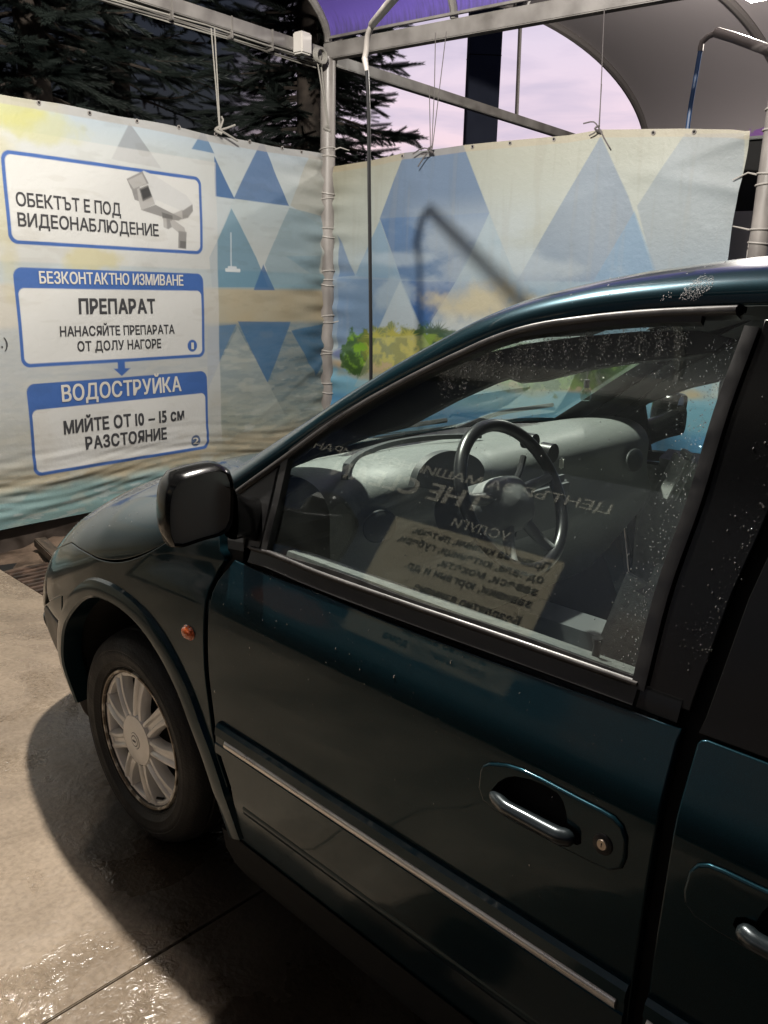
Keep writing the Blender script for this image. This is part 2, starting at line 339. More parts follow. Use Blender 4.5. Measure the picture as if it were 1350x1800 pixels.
obj('soil_strip', V, F, MAT['soil'], smooth=True, struct=True)
gr = thing('drain_grate', 'rusty ribbed drain grate set in the floor in front of the car', 'drain grate', ((GX0+GX1)/2, (GY0+GY1)/2, -.02))
MAT['rust'] = vary(mat('rusted_iron', (.07, .045, .035), .6, .3), (.035, .024, .02), (.11, .07, .05), 14, rough=(.35, .8))
obj('grate_pan', [(GX0, GY0, -.055), (GX1, GY0, -.055), (GX1, GY1, -.055), (GX0, GY1, -.055)], [(0, 1, 2, 3)], MAT['gap'], gr)
mb = MB()
for x in np.arange(GX0+.02, 2.70, .058): mb.box((x, (GY0+GY1)/2, -.026), (.036, GY1-GY0-.02, .03), bev=.004)
mb.build('grate_bars', MAT['rust'], gr)
pl = thing('plank', 'dark wet timber offcut lying on the drain beside the front bumper', 'plank', (2.70, -.03, .0))
d = np.array([.99, -.12, 0]); A = math.atan2(-.075, .44)
MB().box((2.70, -.05, .03), (.56, .075, .055), rot=Matrix.Rotation(A, 3, 'Z'), bev=.006).build('board', vary(mat('wet_timber', (.05, .035, .025), .5), (.03, .02, .015), (.09, .065, .045), 5, stretch=(1, 8, 8), rough=(.3, .7)), pl)
# low dark kerb under the instruction banner
PL = np.array([3.33, -2.83, 0]); dL = np.array([-.082, .997, 0]); nL = np.array([.997, .082, 0])
dR = np.array([-.989, -.146, 0]); nR = np.array([-.146, .989, 0])
mb = MB(); c = PL+dL*3.0-(-nL)*.10; mb.box(c+np.array([0, 0, .02]), (.10, 6.3, .17), rot=Matrix.Rotation(math.atan2(.082, .997), 3, 'Z'), bev=.01)
kb = mb.build('kerb', vary(mat('wet_dark_kerb', (.03, .022, .018), .6), (.02, .015, .012), (.06, .045, .036), 8, rough=(.4, .8)), struct=True)
mb = MB(); c = PL+dR*2.0-nR*.10; mb.box(c+np.array([0, 0, .02]), (5.4, .10, .17), rot=Matrix.Rotation(math.atan2(.146, .989), 3, 'Z'), bev=.01)
mb.build('kerb', bpy.data.materials['wet_dark_kerb'], struct=True)

def LP(s, z, o=0): return PL+dL*s+np.array([0, 0, z])-nL*o
def RP(s, z, o=0): return PL+dR*s+np.array([0, 0, z])+nR*o
def pxL(q): p = on_plane(q, PL, nL); return np.array([(p-PL)@dL, p[2]])
def pxR(q): p = on_plane(q, PL, nR); return np.array([(p-PL)@dR, p[2]])
# ---- poles
def post(name, label, base, h, r, ties, group, yaw=0):
    t_ = thing(name, label, 'pole', tuple(base), group)
    mb = MB(); mb.lathe([(r, -.15), (r, h), (r*.2, h+.004)], base, axis='Z', n=28); mb.build('pole_tube', MAT['steel'], t_)
    mb = MB(); mb.lathe([(r+.05, -.06), (r+.05, -.02), (r+.005, -.015)], base, axis='Z', n=24); mb.build('base_plate', MAT['steel'], t_)
    for (z, tilt, kind) in ties:
        pts = [base+np.array([(r+.006)*cos(A), (r+.006)*sin(A), z+tilt*cos(A+yaw)]) for A in np.linspace(0, 2*pi, 22, endpoint=False)]
        mb = MB(); mb.tube(pts, .0055, 6, closed=True)
        tail = base+np.array([cos(yaw+kind)*(r+.006), sin(yaw+kind)*(r+.006), z])
        dr = np.array([cos(yaw+kind), sin(yaw+kind), 0])
        mb.tube([tail, tail+dr*.05+np.array([0, 0, .012]), tail+dr*(.09+.05*abs(sin(z*9)))+np.array([0, 0, .03*sin(z*13)])], [.006, .005, .003], 6)
        mb.build('tie', MAT['tie'], t_)
    return t_
ZB_ = 3.37
z_of = lambda q: pxL(q)[1]
tl_ = [z_of((580, y)) for y in (264, 276, 340, 352, 402, 416, 478, 492, 500, 556, 566, 614, 622, 672, 687)]
LPOST = PL+np.array([0, 0, 0])
post('corner_pole', 'grey steel corner pole between the two printed banners, bound with wire ties', LPOST, ZB_-.01, .060, [(z, .012*((i % 3)-1), radians([200, 60, 20, 250, 215][i % 5])) for i, z in enumerate(tl_)], 'poles of the wash bay', 0)
RPOST = RP(3.37, 0, -.02)
zr = lambda y: on_plane((1318, y), RPOST, nR)[2]
post('corner_pole', 'thick grey steel pole with white plastic ties at the right edge above the car roof', RPOST, ZB_+.02, .060, [(zr(y), .006*((i % 3)-1), radians([200, 180, 20, 190, 10, 195][i % 6])) for i, y in enumerate((195, 232, 308, 326, 404, 428))], 'poles of the wash bay', 0)
# out-of-frame poles of the far side
for q, lab in ((LP(6.35, 0), 'grey steel pole at the outer end of the instruction banner'), (np.array([-6.3, 3.7, 0]), 'grey steel pole at the outer end of the blue service banner'), (RP(9.2, 0), 'grey steel pole at the entrance end of the right hand side')):
    post('corner_pole', lab, q, ZB_-.01, .060, [], 'poles of the wash bay')
# ---- frame beams (each a bar of its own)
def bar(name, label, a, b_, w, h, m=None, cat='beam', group='frame beams of the canopy', n=None):
    a = np.array(a, float); b_ = np.array(b_, float); d_ = b_-a; L_ = np.linalg.norm(d_); d_ /= L_
    s_ = np.cross(d_, [0, 0, 1.]); s_ = s_/np.linalg.norm(s_); u_ = np.cross(s_, d_)
    R = Matrix((d_, s_, u_)).transposed(); mb = MB(); mb.box((a+b_)/2, (L_, w, h), rot=R, bev=min(w, h)*.08)
    o = mb.build(name, m or MAT['steel_frame'], sharp=30)
    return tag(o, label, cat, group)
bar('front_beam', 'grey front beam with cable runs passing left of the corner pole', LP(.06, ZB_-.0), LP(6.3, ZB_-.0), .07, .09)
bar('front_beam', 'grey square beam crossing the pink sky to the right of the corner pole', LP(-.06, ZB_-.02), LP(-6.2, ZB_-.02), .07, .085)
bar('side_beam', 'wide pale grey side beam under the edge of the purple canopy', RP(-.02, ZB_+.03), RP(9.2, ZB_+.03), .08, .115)
bar('side_beam', 'grey side beam carrying the canopy behind the viewer', np.array([3.0, 3.75, ZB_+.05]), np.array([-6.3, 3.75, ZB_+.05]), .09, .16)
bar('beam_lip', 'thin round rail running along the foot of the purple canopy', RP(.05, ZB_+.115, .05), RP(9.2, ZB_+.115, .05), .018, .018)
# cable run tied along the front beam + junction box
cb = thing('cable_run', 'bundle of thin cables sagging along the left front beam', 'cable', tuple(LP(2, ZB_)))
for k in range(5):
    pts = [LP(s, ZB_-.052-.012*k*.6-.012*abs(sin(s*2.6+k)), .02-.012*k+.01*sin(s*3+k)) for s in np.linspace(.1, 4.5, 60)]
    MB().tube(pts, .0055, 6).build('cable', MAT['steel_frame'] if k % 2 else MAT['rope'], cb)
for s in (.62, 1.0, 1.5, 2.2): MB().box(LP(s, ZB_-.02), (.085, .012, .14), rot=Matrix.Rotation(math.atan2(.082, .997), 3, 'Z'), bev=.004).build('clip', MAT['steel_frame'], cb)
q = pxL((520, 80)); jb = MB(); jb.box(LP(q[0], q[1], .07), (.10, .115, .15), rot=Matrix.Rotation(math.atan2(.082, .997), 3, 'Z'), bev=.012)
j_ = thing('junction_box', 'small pale grey junction box on the front beam beside the corner pole', 'junction box', tuple(LP(q[0], q[1], .07)))
jb.build('box', mat('pale_grey_plastic', (.50, .48, .45), .5), j_)
MB().box(LP(q[0], q[1]-.09, .07), (.03, .03, .03), bev=.008).build('cable_gland', MAT['dark_trim'], j_)
coil = thing('rope_coil', 'coil of grey rope looped over the beam end beside the pole', 'rope', tuple(LP(.14, ZB_-.02, .07)))
for k in range(4):
    pts = [LP(.17+.055*cos(A), ZB_-.03+.05*sin(A)-.004*k, .06+.012*k) for A in np.linspace(0, 2*pi, 20, endpoint=False)]
    MB().tube(pts, .008, 6, closed=True).build('loop', MAT['rope'], coil)
# ---- canopy: barrel vault of purple membrane on steel ribs
RISE = .78
def vault(y0, y1, zb, rise, p): 
    a = pi*p; return (y0+y1)/2+(y1-y0)/2*(-cos(a)), zb+rise*sin(a)
def Vpt(k, p):
    """k metres back from the front arch, p 0..1 across"""
    base = RP(k, 0); yl = base[1]; yr = 3.75; y, z = vault(yl, yr, ZB_+.10, RISE, p)
    x = base[0]+(p)*(PL+dL*6.4)[0]*0+(-.082)*(y-yl)/.997
    return np.array([x, y, z])
V = []; F = []; ks = np.linspace(-.03, 9.2, 40); ps = np.linspace(0, 1, 60)
for k in ks:
    for p in ps: V.append(Vpt(k, p)+np.array([0, 0, .035]))
for i in range(39):
    for j in range(59): F.append((i*60+j, i*60+j+1, (i+1)*60+j+1, (i+1)*60+j))
cm = mat('purple_membrane', (.16, .11, .42), .45); t, b = nodes(cm)
tcn = mnode(t, 'ShaderNodeTexCoord'); sp = mnode(t, 'ShaderNodeSeparateXYZ'); t.links.new(tcn.outputs['Object'], sp.inputs[0])
mpn = mnode(t, 'ShaderNodeMapping'); mpn.inputs['Scale'].default_value = (22, 1.2, 2.2); t.links.new(tcn.outputs['Object'], mpn.inputs[0])
n = mnode(t, 'ShaderNodeTexNoise', i_Scale=2.2, i_Detail=8, i_Roughness=.7); t.links.new(mpn.outputs[0], n.inputs['Vector'])
mr = mnode(t, 'ShaderNodeMapRange'); mr.inputs[1].default_value = ZB_+.10; mr.inputs[2].default_value = ZB_+.30; mr.inputs[3].default_value = .26; mr.inputs[4].default_value = -.12; t.links.new(sp.outputs['Z'], mr.inputs[0])
aa = mnode(t, 'ShaderNodeMath', operation='ADD'); t.links.new(n.outputs['Fac'], aa.inputs[0]); t.links.new(mr.outputs[0], aa.inputs[1])
rp = mnode(t, 'ShaderNodeValToRGB'); rp.color_ramp.elements[0].position = .48; rp.color_ramp.elements[0].color = (.105, .072, .33, 1); rp.color_ramp.elements[1].position = .88; rp.color_ramp.elements[1].color = (.045, .038, .075, 1); t.links.new(aa.outputs[0], rp.inputs[0])
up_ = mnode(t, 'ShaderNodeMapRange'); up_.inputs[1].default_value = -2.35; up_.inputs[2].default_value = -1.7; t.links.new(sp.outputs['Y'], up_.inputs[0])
um_ = mnode(t, 'ShaderNodeMixRGB'); um_.inputs[2].default_value = (.04, .038, .045, 1); t.links.new(up_.outputs[0], um_.inputs[0]); t.links.new(rp.outputs[0], um_.inputs[1]); t.links.new(um_.outputs[0], b.inputs['Base Color'])  # membrane colour darkened past its foot to cut purple bounce and reflections
can = thing('bay_canopy', 'purple barrel vaulted membrane canopy over the wash bay, streaked with grime along its foot', 'canopy', (0, 0, 0))
obj('membrane', V, F, cm, can, smooth=True)
for k in (0., 1.15, 2.6, 4.2, 5.8, 7.4, 9.1):
    pts = [Vpt(k, p) for p in np.linspace(0, 1, 40)]
    MB().tube(pts, .030, 8).build('rib', MAT['steel_frame'], can)
# lamp cross bar
bar('lamp_bar', 'grey cross bar above the car that carries the floodlight', np.array([.3, -1.9, 4.13]), np.array([.3, 2.6, 4.13]), .05, .05)
# ---- spray boom and its hose
HY = -1.45
TIP = on_y((644, 88), HY); BEND = on_y((654, 43), -1.43)
bm_ = thing('spray_boom', 'grey swivel boom under the canopy with a long black hose hanging from its bent tip', 'spray boom', tuple(TIP))
far_ = np.array(on_y((690, 0), -1.14)); dirb = far_-BEND; dirb /= np.linalg.norm(dirb); far2 = far_+dirb*1.35
MB().tube([far2+np.array([0, 0, 1.1]), far2+np.array([0, 0, .02]), far2+dirb*-.03, far_, BEND], [.030, .030, .026, .022, .020], 12).build('boom_pipe', MAT['steel'], bm_)
MB().tube(catmull([BEND-dirb*-.01, BEND*.5+TIP*.5+np.array([.01, 0, .01]), TIP, on_y((641, 104), HY)], .02), .016, 10).build('bent_tip', MAT['steel'], bm_)
MB().tube([on_y((641, 102), HY), on_y((645, 125), HY)], [.017, .012], 10).build('hose_ferrule', MAT['steel'], bm_)
hp_ = [on_y((645, 122), HY), on_y((648, 200), HY-.01), on_y((649, 330), HY-.02), on_y((651, 500), HY-.03), on_y((652, 665), HY-.05), on_y((652, 665), HY-.05)+np.array([0, 0, -.5])]
MB().tube(catmull(hp_, .08), .0105, 8).build('hose', MAT['hose'], bm_)
# ---- ropes from the beams down to the banners
def ropeline(label, pts, r, m, group='tie ropes of the banners', ends=None):
    t_ = thing('tie_rope', label, 'rope', tuple(pts[0][-1]), group)
    for p in pts: MB().tube(p, r, 6).build('strand', m, t_)
    k = np.array(pts[0][-1])
    mb = MB(); mb.tube(catmull([k+np.array([0, .0, .02]), k+np.array([.02, .02, 0]), k+np.array([0, -.02, -.02])], .01), r*2.2, 6)
    mb.build('knot', m, t_)
    for e in (ends or []): MB().tube(catmull([k]+[np.array(x) for x in e], .02), r*1.5, 6).build('loose_end', m, t_)
Lq = lambda q, o=.05: LP(*pxL(q), o)
Rq = lambda q, o=.04: RP(*pxR(q), o)
ropeline('pale double rope holding the instruction banner to the front beam', [[Lq((363, 52)), Lq((378, 230))], [Lq((369, 52)), Lq((379, 230))]], .005, MAT['rope'], ends=[[Lq((384, 212)), Lq((381, 206))], [Lq((392, 226)), Lq((405, 221))], [Lq((392, 238)), Lq((410, 249))]])
ropeline('pale double rope slanting beside the corner pole', [[Lq((548, 100)), Lq((569, 226))], [Lq((554, 100)), Lq((570, 226))]], .006, MAT['rope'])
ropeline('two thin dark cords above the blue diamond on the right banner', [[Rq((771, 60)), Rq((769, 160)), Rq((764, 264))], [Rq((790, 58)), Rq((765, 264))], [Rq((760, 152)), Rq((762, 264))]], .0032, MAT['dark_rope'], ends=[[Rq((748, 262)), Rq((731, 272))], [Rq((752, 276)), Rq((740, 294))], [Rq((758, 270)), Rq((745, 273))]])
ropeline('thin dark cords tied at the middle of the right banner top', [[Rq((1067, 20)), Rq((1058, 228))], [Rq((1062, 150)), Rq((1057, 228))]], .0032, MAT['dark_rope'], ends=[[Rq((1048, 216)), Rq((1030, 219))], [Rq((1048, 236)), Rq((1040, 240))], [Rq((1066, 244)), Rq((1076, 261))]])
# ---- neighbouring bay to the right: post, vault, boom
NY0, NY1 = -2.95, -8.8
def V2(x, p, rise=1.08): y, z = vault(-2.95-.148*max(0, 3.4-x)-.22, NY1, 3.36, rise, p); return np.array([x, y, z])
gm = mat('grimy_grey_membrane', (.30, .27, .28), .6); t, b = nodes(gm)
tcn = mnode(t, 'ShaderNodeTexCoord'); sp = mnode(t, 'ShaderNodeSeparateXYZ'); t.links.new(tcn.outputs['Object'], sp.inputs[0])
n = mnode(t, 'ShaderNodeTexNoise', i_Scale=5.5, i_Detail=9, i_Roughness=.7, i_Distortion=.8); t.links.new(tcn.outputs['Object'], n.inputs['Vector'])
mr = mnode(t, 'ShaderNodeMapRange'); mr.inputs[1].default_value = 3.40; mr.inputs[2].default_value = 3.85; mr.inputs[3].default_value = .30; mr.inputs[4].default_value = -.25; t.links.new(sp.outputs['Z'], mr.inputs[0])
aa = mnode(t, 'ShaderNodeMath', operation='ADD'); t.links.new(n.outputs['Fac'], aa.inputs[0]); t.links.new(mr.outputs[0], aa.inputs[1])
rp = mnode(t, 'ShaderNodeValToRGB'); rp.color_ramp.elements[0].position = .61; rp.color_ramp.elements[0].color = (.46, .42, .435, 1); rp.color_ramp.elements[1].position = .64; rp.color_ramp.elements[1].color = (.42, .20, .62, 1); t.links.new(aa.outputs[0], rp.inputs[0]); t.links.new(rp.outputs[0], b.inputs['Base Color'])
nc = thing('neighbour_canopy', 'grey grimy vaulted canopy of the neighbouring bay, purple showing along its lower edge', 'canopy', (0, 0, 0))
V = []; F = []; xs = np.linspace(3.72, -5.5, 40)
for x in xs:
    for p in ps*.93+.07: V.append(V2(x, p)+np.array([0, 0, .03]))
for i in range(39):
    for j in range(59): F.append((i*60+j, i*60+j+1, (i+1)*60+j+1, (i+1)*60+j))
obj('membrane', V, F, gm, nc, smooth=True)
for x in (3.72, 1.95, .2, -1.6, -3.4, -5.4): MB().tube([V2(x, p) for p in np.linspace(.06, 1, 44)], .042, 8).build('rib', mat('dark_grey_paint', (.16, .145, .14), .55) if x == 3.72 else bpy.data.materials['dark_grey_paint'], nc)
nl = thing('flood_lamp', 'bright LED floodlight under the neighbouring grey canopy at the top right', 'lamp', tuple(on_y((1334, -14), -5.5)))
LC = np.array(nl.location)
MB().box(LC, (.22, .22, .06), bev=.012).build('lamp_housing', bpy.data.materials['lamp_casing'], nl)
MB().box(LC+np.array([0, 0, -.034]), (.19, .19, .008)).build('lamp_panel', em, nl, smooth=False)
MB().tube([LC, LC+np.array([0, 0, .3])], .015, 8).build('lamp_bracket', MAT['steel_frame'], nl)
l2 = bpy.data.lights.new('flood_light', 'POINT'); l2.shadow_soft_size = .06; l2.energy = 190; l2.color = (1, .93, .84)
o2 = bpy.data.objects.new('light', l2); o2.location = (0, 0, -.11); link(o2, nl)
# strut and boom of the neighbouring bay
st_a = LP(*pxL((917, 44)), -.03); st_b = LP(*pxL((912, 208)), -.03)
tag(MB().tube([st_a+np.array([0, 0, .5]), st_b], .020, 8).build('strut', bpy.data.materials['dark_grey_paint']), 'slim dark vertical strut between the front beam and the arch', 'strut')
nb = thing('spray_boom', 'grey swivel boom of the neighbouring bay with a blue hose hanging from its bent tip', 'spray boom', tuple(on_y((1235, 72), -5.0)))
MB().tube([on_y((1420, 118), -4.2), on_y((1340, 84), -4.6), on_y((1290, 66), -4.9), on_y((1260, 57), -5.0)], .038, 10).build('boom_pipe', bpy.data.materials['dark_grey_paint'], nb)
MB().tube(catmull([on_y((1262, 57), -5.0), on_y((1245, 64), -5.0), on_y((1234, 74), -5.0), on_y((1231, 90), -5.0)], .03), .022, 10).build('bent_tip', bpy.data.materials['dark_grey_paint'], nb)
MB().tube(catmull([on_y((1231, 88), -5.0), on_y((1222, 140), -5.0), on_y((1209, 222), -5.0), on_y((1209, 222), -5.0)+np.array([0, 0, -1.0])], .1), .018, 8).build('hose', MAT['blue_hose'], nb)
# stuff seen past the right pole
wb = thing('white_panel', 'narrow white upright panel behind the right pole', 'panel', tuple(RP(3.5, 0, -.35)))
c0, c1 = pxR((1288, 372)), pxR((1336, 372))
a_ = on_plane((1288, 372), RPOST-nR*.25, nR); b2 = on_plane((1337, 372), RPOST-nR*.25, nR)
cx = (a_+b2)/2; wdt = np.linalg.norm((b2-a_)[:2])
MB().box((cx[0], cx[1], a_[2]/2), (wdt, .03, a_[2]), rot=Matrix.Rotation(math.atan2(.146, .989), 3, 'Z'), bev=.004).build('board', MAT['white_board'], wb)
db = thing('dark_filler', 'dark cabinet put in for the shaded gap behind the right pole and white panel', 'filler', tuple(RP(3.5, 0, -.8)))  # added black box, its colour stands in for shade in the gap
a_ = on_plane((1270, 256), RPOST-nR*.6, nR); b2 = on_plane((1352, 256), RPOST-nR*.6, nR); cx = (a_+b2)/2
MB().box((cx[0], cx[1], a_[2]/2), (np.linalg.norm((b2-a_)[:2])+.10, .25, a_[2]), rot=Matrix.Rotation(math.atan2(.146, .989), 3, 'Z'), bev=.01).build('body', MAT['gap'], db)
MB().box((cx[0], cx[1], a_[2]+.012), (np.linalg.norm((b2-a_)[:2])+.14, .29, .02), rot=Matrix.Rotation(math.atan2(.146, .989), 3, 'Z'), bev=.004).build('lid', MAT['dark_trim'], db)
a_ = on_plane((1338, 395), RPOST-nR*.9, nR); 
bb = thing('blue_banner', 'blue printed banner of the next bay at the right edge behind the pole', 'banner', (a_[0]-.8, a_[1], 0))
V = []; F = []
for i in range(30):
    for j in range(12): s = i/29*1.8; V.append((a_[0]+.02-s*.97, a_[1]-.14*s+.02*sin(s*9)+.01*sin(j), .1+j/11*2.35))
for i in range(29):
    for j in range(11): F.append((i*12+j, i*12+j+1, (i+1)*12+j+1, (i+1)*12+j))
obj('sheet', V, F, vary(mat('blue_print', (.10, .17, .40), .6), (.07, .12, .33), (.20, .30, .52), 3), bb, smooth=True)
MB().tube([np.array([a_[0], a_[1], 2.46]), np.array([a_[0]-1.8, a_[1]-.25, 2.46])], .012, 6).build('top_rail', MAT['steel_frame'], bb)
# ---- navy sign tower behind the bays
ta, tb_ = on_y((817, 250), -9.5), on_y((870, 250), -9.5)
tw = thing('sign_tower', 'tall dark navy clad tower rising behind the beams against the pink sky', 'tower', ((ta[0]+tb_[0])/2, -9.5, -.16))
wd = abs(np.cross((ta-EYE)[:2], (tb_-EYE)[:2])/np.linalg.norm((tb_-EYE)[:2]))
rot = Matrix.Rotation(math.atan2((ta-EYE)[1], (ta-EYE)[0])+radians(8), 3, 'Z')
MB().box(((ta[0]+tb_[0])/2, -9.5, 3.7), (.34, wd*1.02, 7.6), rot=rot, bev=.012).build('shaft', MAT['navy'], tw)
for z in (1.6, 3.4, 5.2): MB().box(((ta[0]+tb_[0])/2, -9.5, z), (.346, wd*1.02+.006, .012), rot=rot).build('panel_joint', MAT['gap'], tw, smooth=False)
MB().box(((ta[0]+tb_[0])/2, -9.5, 7.53), (.40, wd*1.1, .06), rot=rot, bev=.01).build('cap', MAT['navy'], tw)
# ---- spruces beyond the banner
leafm = vary(mat('spruce_needles', (.035, .055, .045), .65), (.008, .014, .012), (.024, .036, .030), 2.2, rough=(.5, .8))
def spruce(label, x, y, h, rad, seed, lev=.26, nb=8, fine=1.0):
    """trunk, whorls of drooping limbs, every limb clothed in bottle-brush twigs"""
    rg = np.random.default_rng(seed)
    t_ = thing('spruce_tree', label, 'tree', (x, y, -.16), 'spruces behind the wash bay')
    base = np.array([x, y, -.16])
    mb = MB(); mb.tube([base+np.array([.05*sin(i), .05*cos(i*1.3), h*i/8]) for i in range(9)], [.20*(1-i/8.6)+.012 for i in range(9)], 10); mb.build('trunk', MAT['bark'], t_)
    # twig template along +x, unit length: needles in a brush
    m_ = int(15*fine); f = np.repeat(np.linspace(0, .98, m_), 6); A = np.tile(np.arange(6)*pi/3, m_)+f*40
    wd = .15*(1-.45*f); rt = np.stack([f, 0*f, 0*f], -1); sv = np.stack([0*A, np.cos(A), np.sin(A)], -1)
    tp = rt+np.stack([.16+0*f, 0*f, 0*f], -1)+sv*wd[:, None]; ov = np.stack([.030+0*f, 0*f, 0*f], -1)
    TPL = np.stack([rt-ov, rt+ov, tp], 1).reshape(-1, 3)
    bb_ = MB(); O = []; D = []; Ln = []
    nlev = int((h-.9)/lev)
    for L_ in range(nlev):
        z = .7+L_*lev; fr_ = 1-z/h; R_ = rad*(fr_**.8)+.12
        for b_i in range(nb):
            A_ = rg.uniform(0, 2*pi); dv = np.array([cos(A_), sin(A_), 0.]); l_ = R_*rg.uniform(.65, 1.08)
            p0 = base+np.array([0, 0, z+rg.uniform(-.12, .12)]); dr = rg.uniform(.15, .42); us = np.linspace(0, 1, 7)
            P_ = np.array([p0+dv*l_*u+np.array([0, 0, -dr*l_*u*u+.22*l_*u**4]) for u in us])
            bb_.tube(list(P_), list(.020*(1-us*.85)), 4, caps=False)
            for k in range(int((6+l_*11)*fine)):
                u = rg.uniform(.15, 1.0); i = min(5, int(u*6)); p = P_[i]+(P_[i+1]-P_[i])*(u*6-i); td = P_[i+1]-P_[i]; td /= np.linalg.norm(td)
                sd = np.cross(td, [0, 0, 1.]); sd /= np.linalg.norm(sd); sg = 1 if k % 2 else -1
                d_ = td*.8+sd*sg*rg.uniform(.35, .95)+np.array([0, 0, rg.uniform(-.45, .25)]); d_ /= np.linalg.norm(d_)
                O.append(p); D.append(d_); Ln.append(rg.uniform(.22, .46)*(.6+.4*(1-u)))
            td = P_[-1]-P_[-2]; O.append(P_[-2]); D.append(td/np.linalg.norm(td)); Ln.append(.36)
    O = np.array(O); D = np.array(D); Ln = np.array(Ln)
    S_ = np.cross(D, np.array([0, 0, 1.])); S_ /= np.linalg.norm(S_, axis=1, keepdims=True); U_ = np.cross(S_, D)
    Tw = TPL*np.array([1, 1, 1])
    V = O[:, None]+Ln[:, None, None]*(Tw[None, :, :1]*D[:, None])+np.minimum(Ln, .30)[:, None, None]*(Tw[None, :, 1:2]*S_[:, None]+Tw[None, :, 2:]*U_[:, None])
    V = V.reshape(-1, 3)-base; nT = len(V)//3
    me = bpy.data.meshes.new('foliage'); me.vertices.add(len(V)); me.vertices.foreach_set('co', V.astype(np.float32).ravel()); me.loops.add(len(V)); me.loops.foreach_set('vertex_index', np.arange(len(V), dtype=np.int32))
    me.polygons.add(nT); me.polygons.foreach_set('loop_start', np.arange(0, len(V), 3, dtype=np.int32)); me.update(calc_edges=True); me.materials.append(leafm)
    link(bpy.data.objects.new('foliage', me), t_); bb_.build('branches', MAT['bark'], t_)
SPR = [('large dark spruce filling the gap above the instruction banner', 5.9, -1.6, 8.5, 2.5, 3, .25, 9, 1.0),
       ('dark spruce whose branch tips stand out against the pink sky beside the corner pole', 5.6, -4.55, 8.2, 1.9, 11, .25, 9, 1.1),
       ('dark spruce at the far left above the instruction banner', 6.2, 1.3, 8.0, 2.6, 5, .27, 8, .9),
       ('dark spruce standing further back between the two nearer spruces', 8.0, -3.6, 9.0, 2.6, 8, .28, 9, .8),
       ('dark spruce furthest back between the two trunks above the notice board', 9.6, -2.0, 9.0, 2.9, 15, .30, 9, .7),
       ('dark spruce behind the corner pole, its side branches hidden by the nearer spruce', 7.2, -6.0, 8.0, 1.9, 21, .28, 9, .8),
       ('dark spruce standing furthest back at the left', 9.0, .0, 9.0, 3.2, 9, .30, 9, .8)]
for a_ in SPR: spruce(*a_)
# ================================================================== printed banners
def fbm(shape, cells, octs=5, seed=0, stretch=(1, 1)):
    rg = np.random.default_rng(seed); out = np.zeros(shape); amp = 1; tot = 0
    for o in range(octs):
        cy = max(2, int(cells*2**o*stretch[0])); cx = max(2, int(cells*2**o*stretch[1]*shape[1]/shape[0]))
        gq = rg.random((cy+2, cx+2)); yy = np.linspace(0, cy, shape[0]); xx = np.linspace(0, cx, shape[1])
        y0 = yy.astype(int); x0 = xx.astype(int); fy = (yy-y0)[:, None]; fx = (xx-x0)[None]; fy = fy*fy*(3-2*fy); fx = fx*fx*(3-2*fx)
        v = gq[y0][:, x0]*(1-fy)*(1-fx)+gq[y0+1][:, x0]*fy*(1-fx)+gq[y0][:, x0+1]*(1-fy)*fx+gq[y0+1][:, x0+1]*fy*fx
        out += amp*v; tot += amp; amp *= .55
    return out/tot
def lin(r, g_, b_): return np.array([((c/255)/12.92 if c/255 < .04045 else ((c/255+.055)/1.055)**2.4) for c in (r, g_, b_)])
def sstep(a, b_, x): t_ = np.clip((x-a)/(b_-a), 0, 1); return t_*t_*(3-2*t_)
class Canvas:
    def __init__(s, S, Z): s.S = S; s.Z = Z; s.C = np.zeros(S.shape+(3,))
    def blend(s, col, a): s.C = s.C*(1-a[..., None])+np.asarray(col)*a[..., None]
    def mult(s, col, a): s.C = s.C*(1-a[..., None]*(1-np.asarray(col)))
    def cpoly(s, P, soft=.006):
        """soft mask of a convex outline"""
        P = np.array(P, float); ar = sum(P[i][0]*P[(i+1) % len(P)][1]-P[(i+1) % len(P)][0]*P[i][1] for i in range(len(P)))
        if ar < 0: P = P[::-1]
        d = np.full(s.S.shape, -9.)
        for i in range(len(P)):
            a, b_ = P[i], P[(i+1) % len(P)]; e_ = b_-a; l = np.hypot(*e_); n_ = (e_[1]/l, -e_[0]/l)
            d = np.maximum(d, (s.S-a[0])*n_[0]+(s.Z-a[1])*n_[1])
        return sstep(soft/2, -soft/2, d)
    def rrect(s, x0, x1, z0, z1, r, soft=.006):
        cx, cz = (x0+x1)/2, (z0+z1)/2; dx = np.abs(s.S-cx)-abs(x1-x0)/2+r; dz = np.abs(s.Z-cz)-abs(z1-z0)/2+r
        d = np.hypot(np.maximum(dx, 0), np.maximum(dz, 0))+np.minimum(np.maximum(dx, dz), 0)-r
        return sstep(soft/2, -soft/2, d)
    def disc(s, x, z, r, soft=.006): return sstep(soft/2, -soft/2, np.hypot(s.S-x, s.Z-z)-r)
    def blob(s, x, z, rx, rz, nz, amp=.5, soft=.25): return sstep(soft, -soft, np.hypot((s.S-x)/rx, (s.Z-z)/rz)-1+amp*(nz-.5)*2)
bmx = mat('printed_banner', (1, 1, 1), .55); t, b = nodes(bmx)
at = mnode(t, 'ShaderNodeAttribute', attribute_name='print'); t.links.new(at.outputs['Color'], b.inputs['Base Color'])
tcn = mnode(t, 'ShaderNodeTexCoord'); n = mnode(t, 'ShaderNodeTexNoise', i_Scale=26, i_Detail=8, i_Roughness=.65); t.links.new(tcn.outputs['Object'], n.inputs['Vector'])
n2 = mnode(t, 'ShaderNodeTexNoise', i_Scale=160, i_Detail=3); t.links.new(tcn.outputs['Object'], n2.inputs['Vector'])
b1 = mnode(t, 'ShaderNodeBump', i_Strength=.30, i_Distance=.012); t.links.new(n.outputs['Fac'], b1.inputs['Height'])
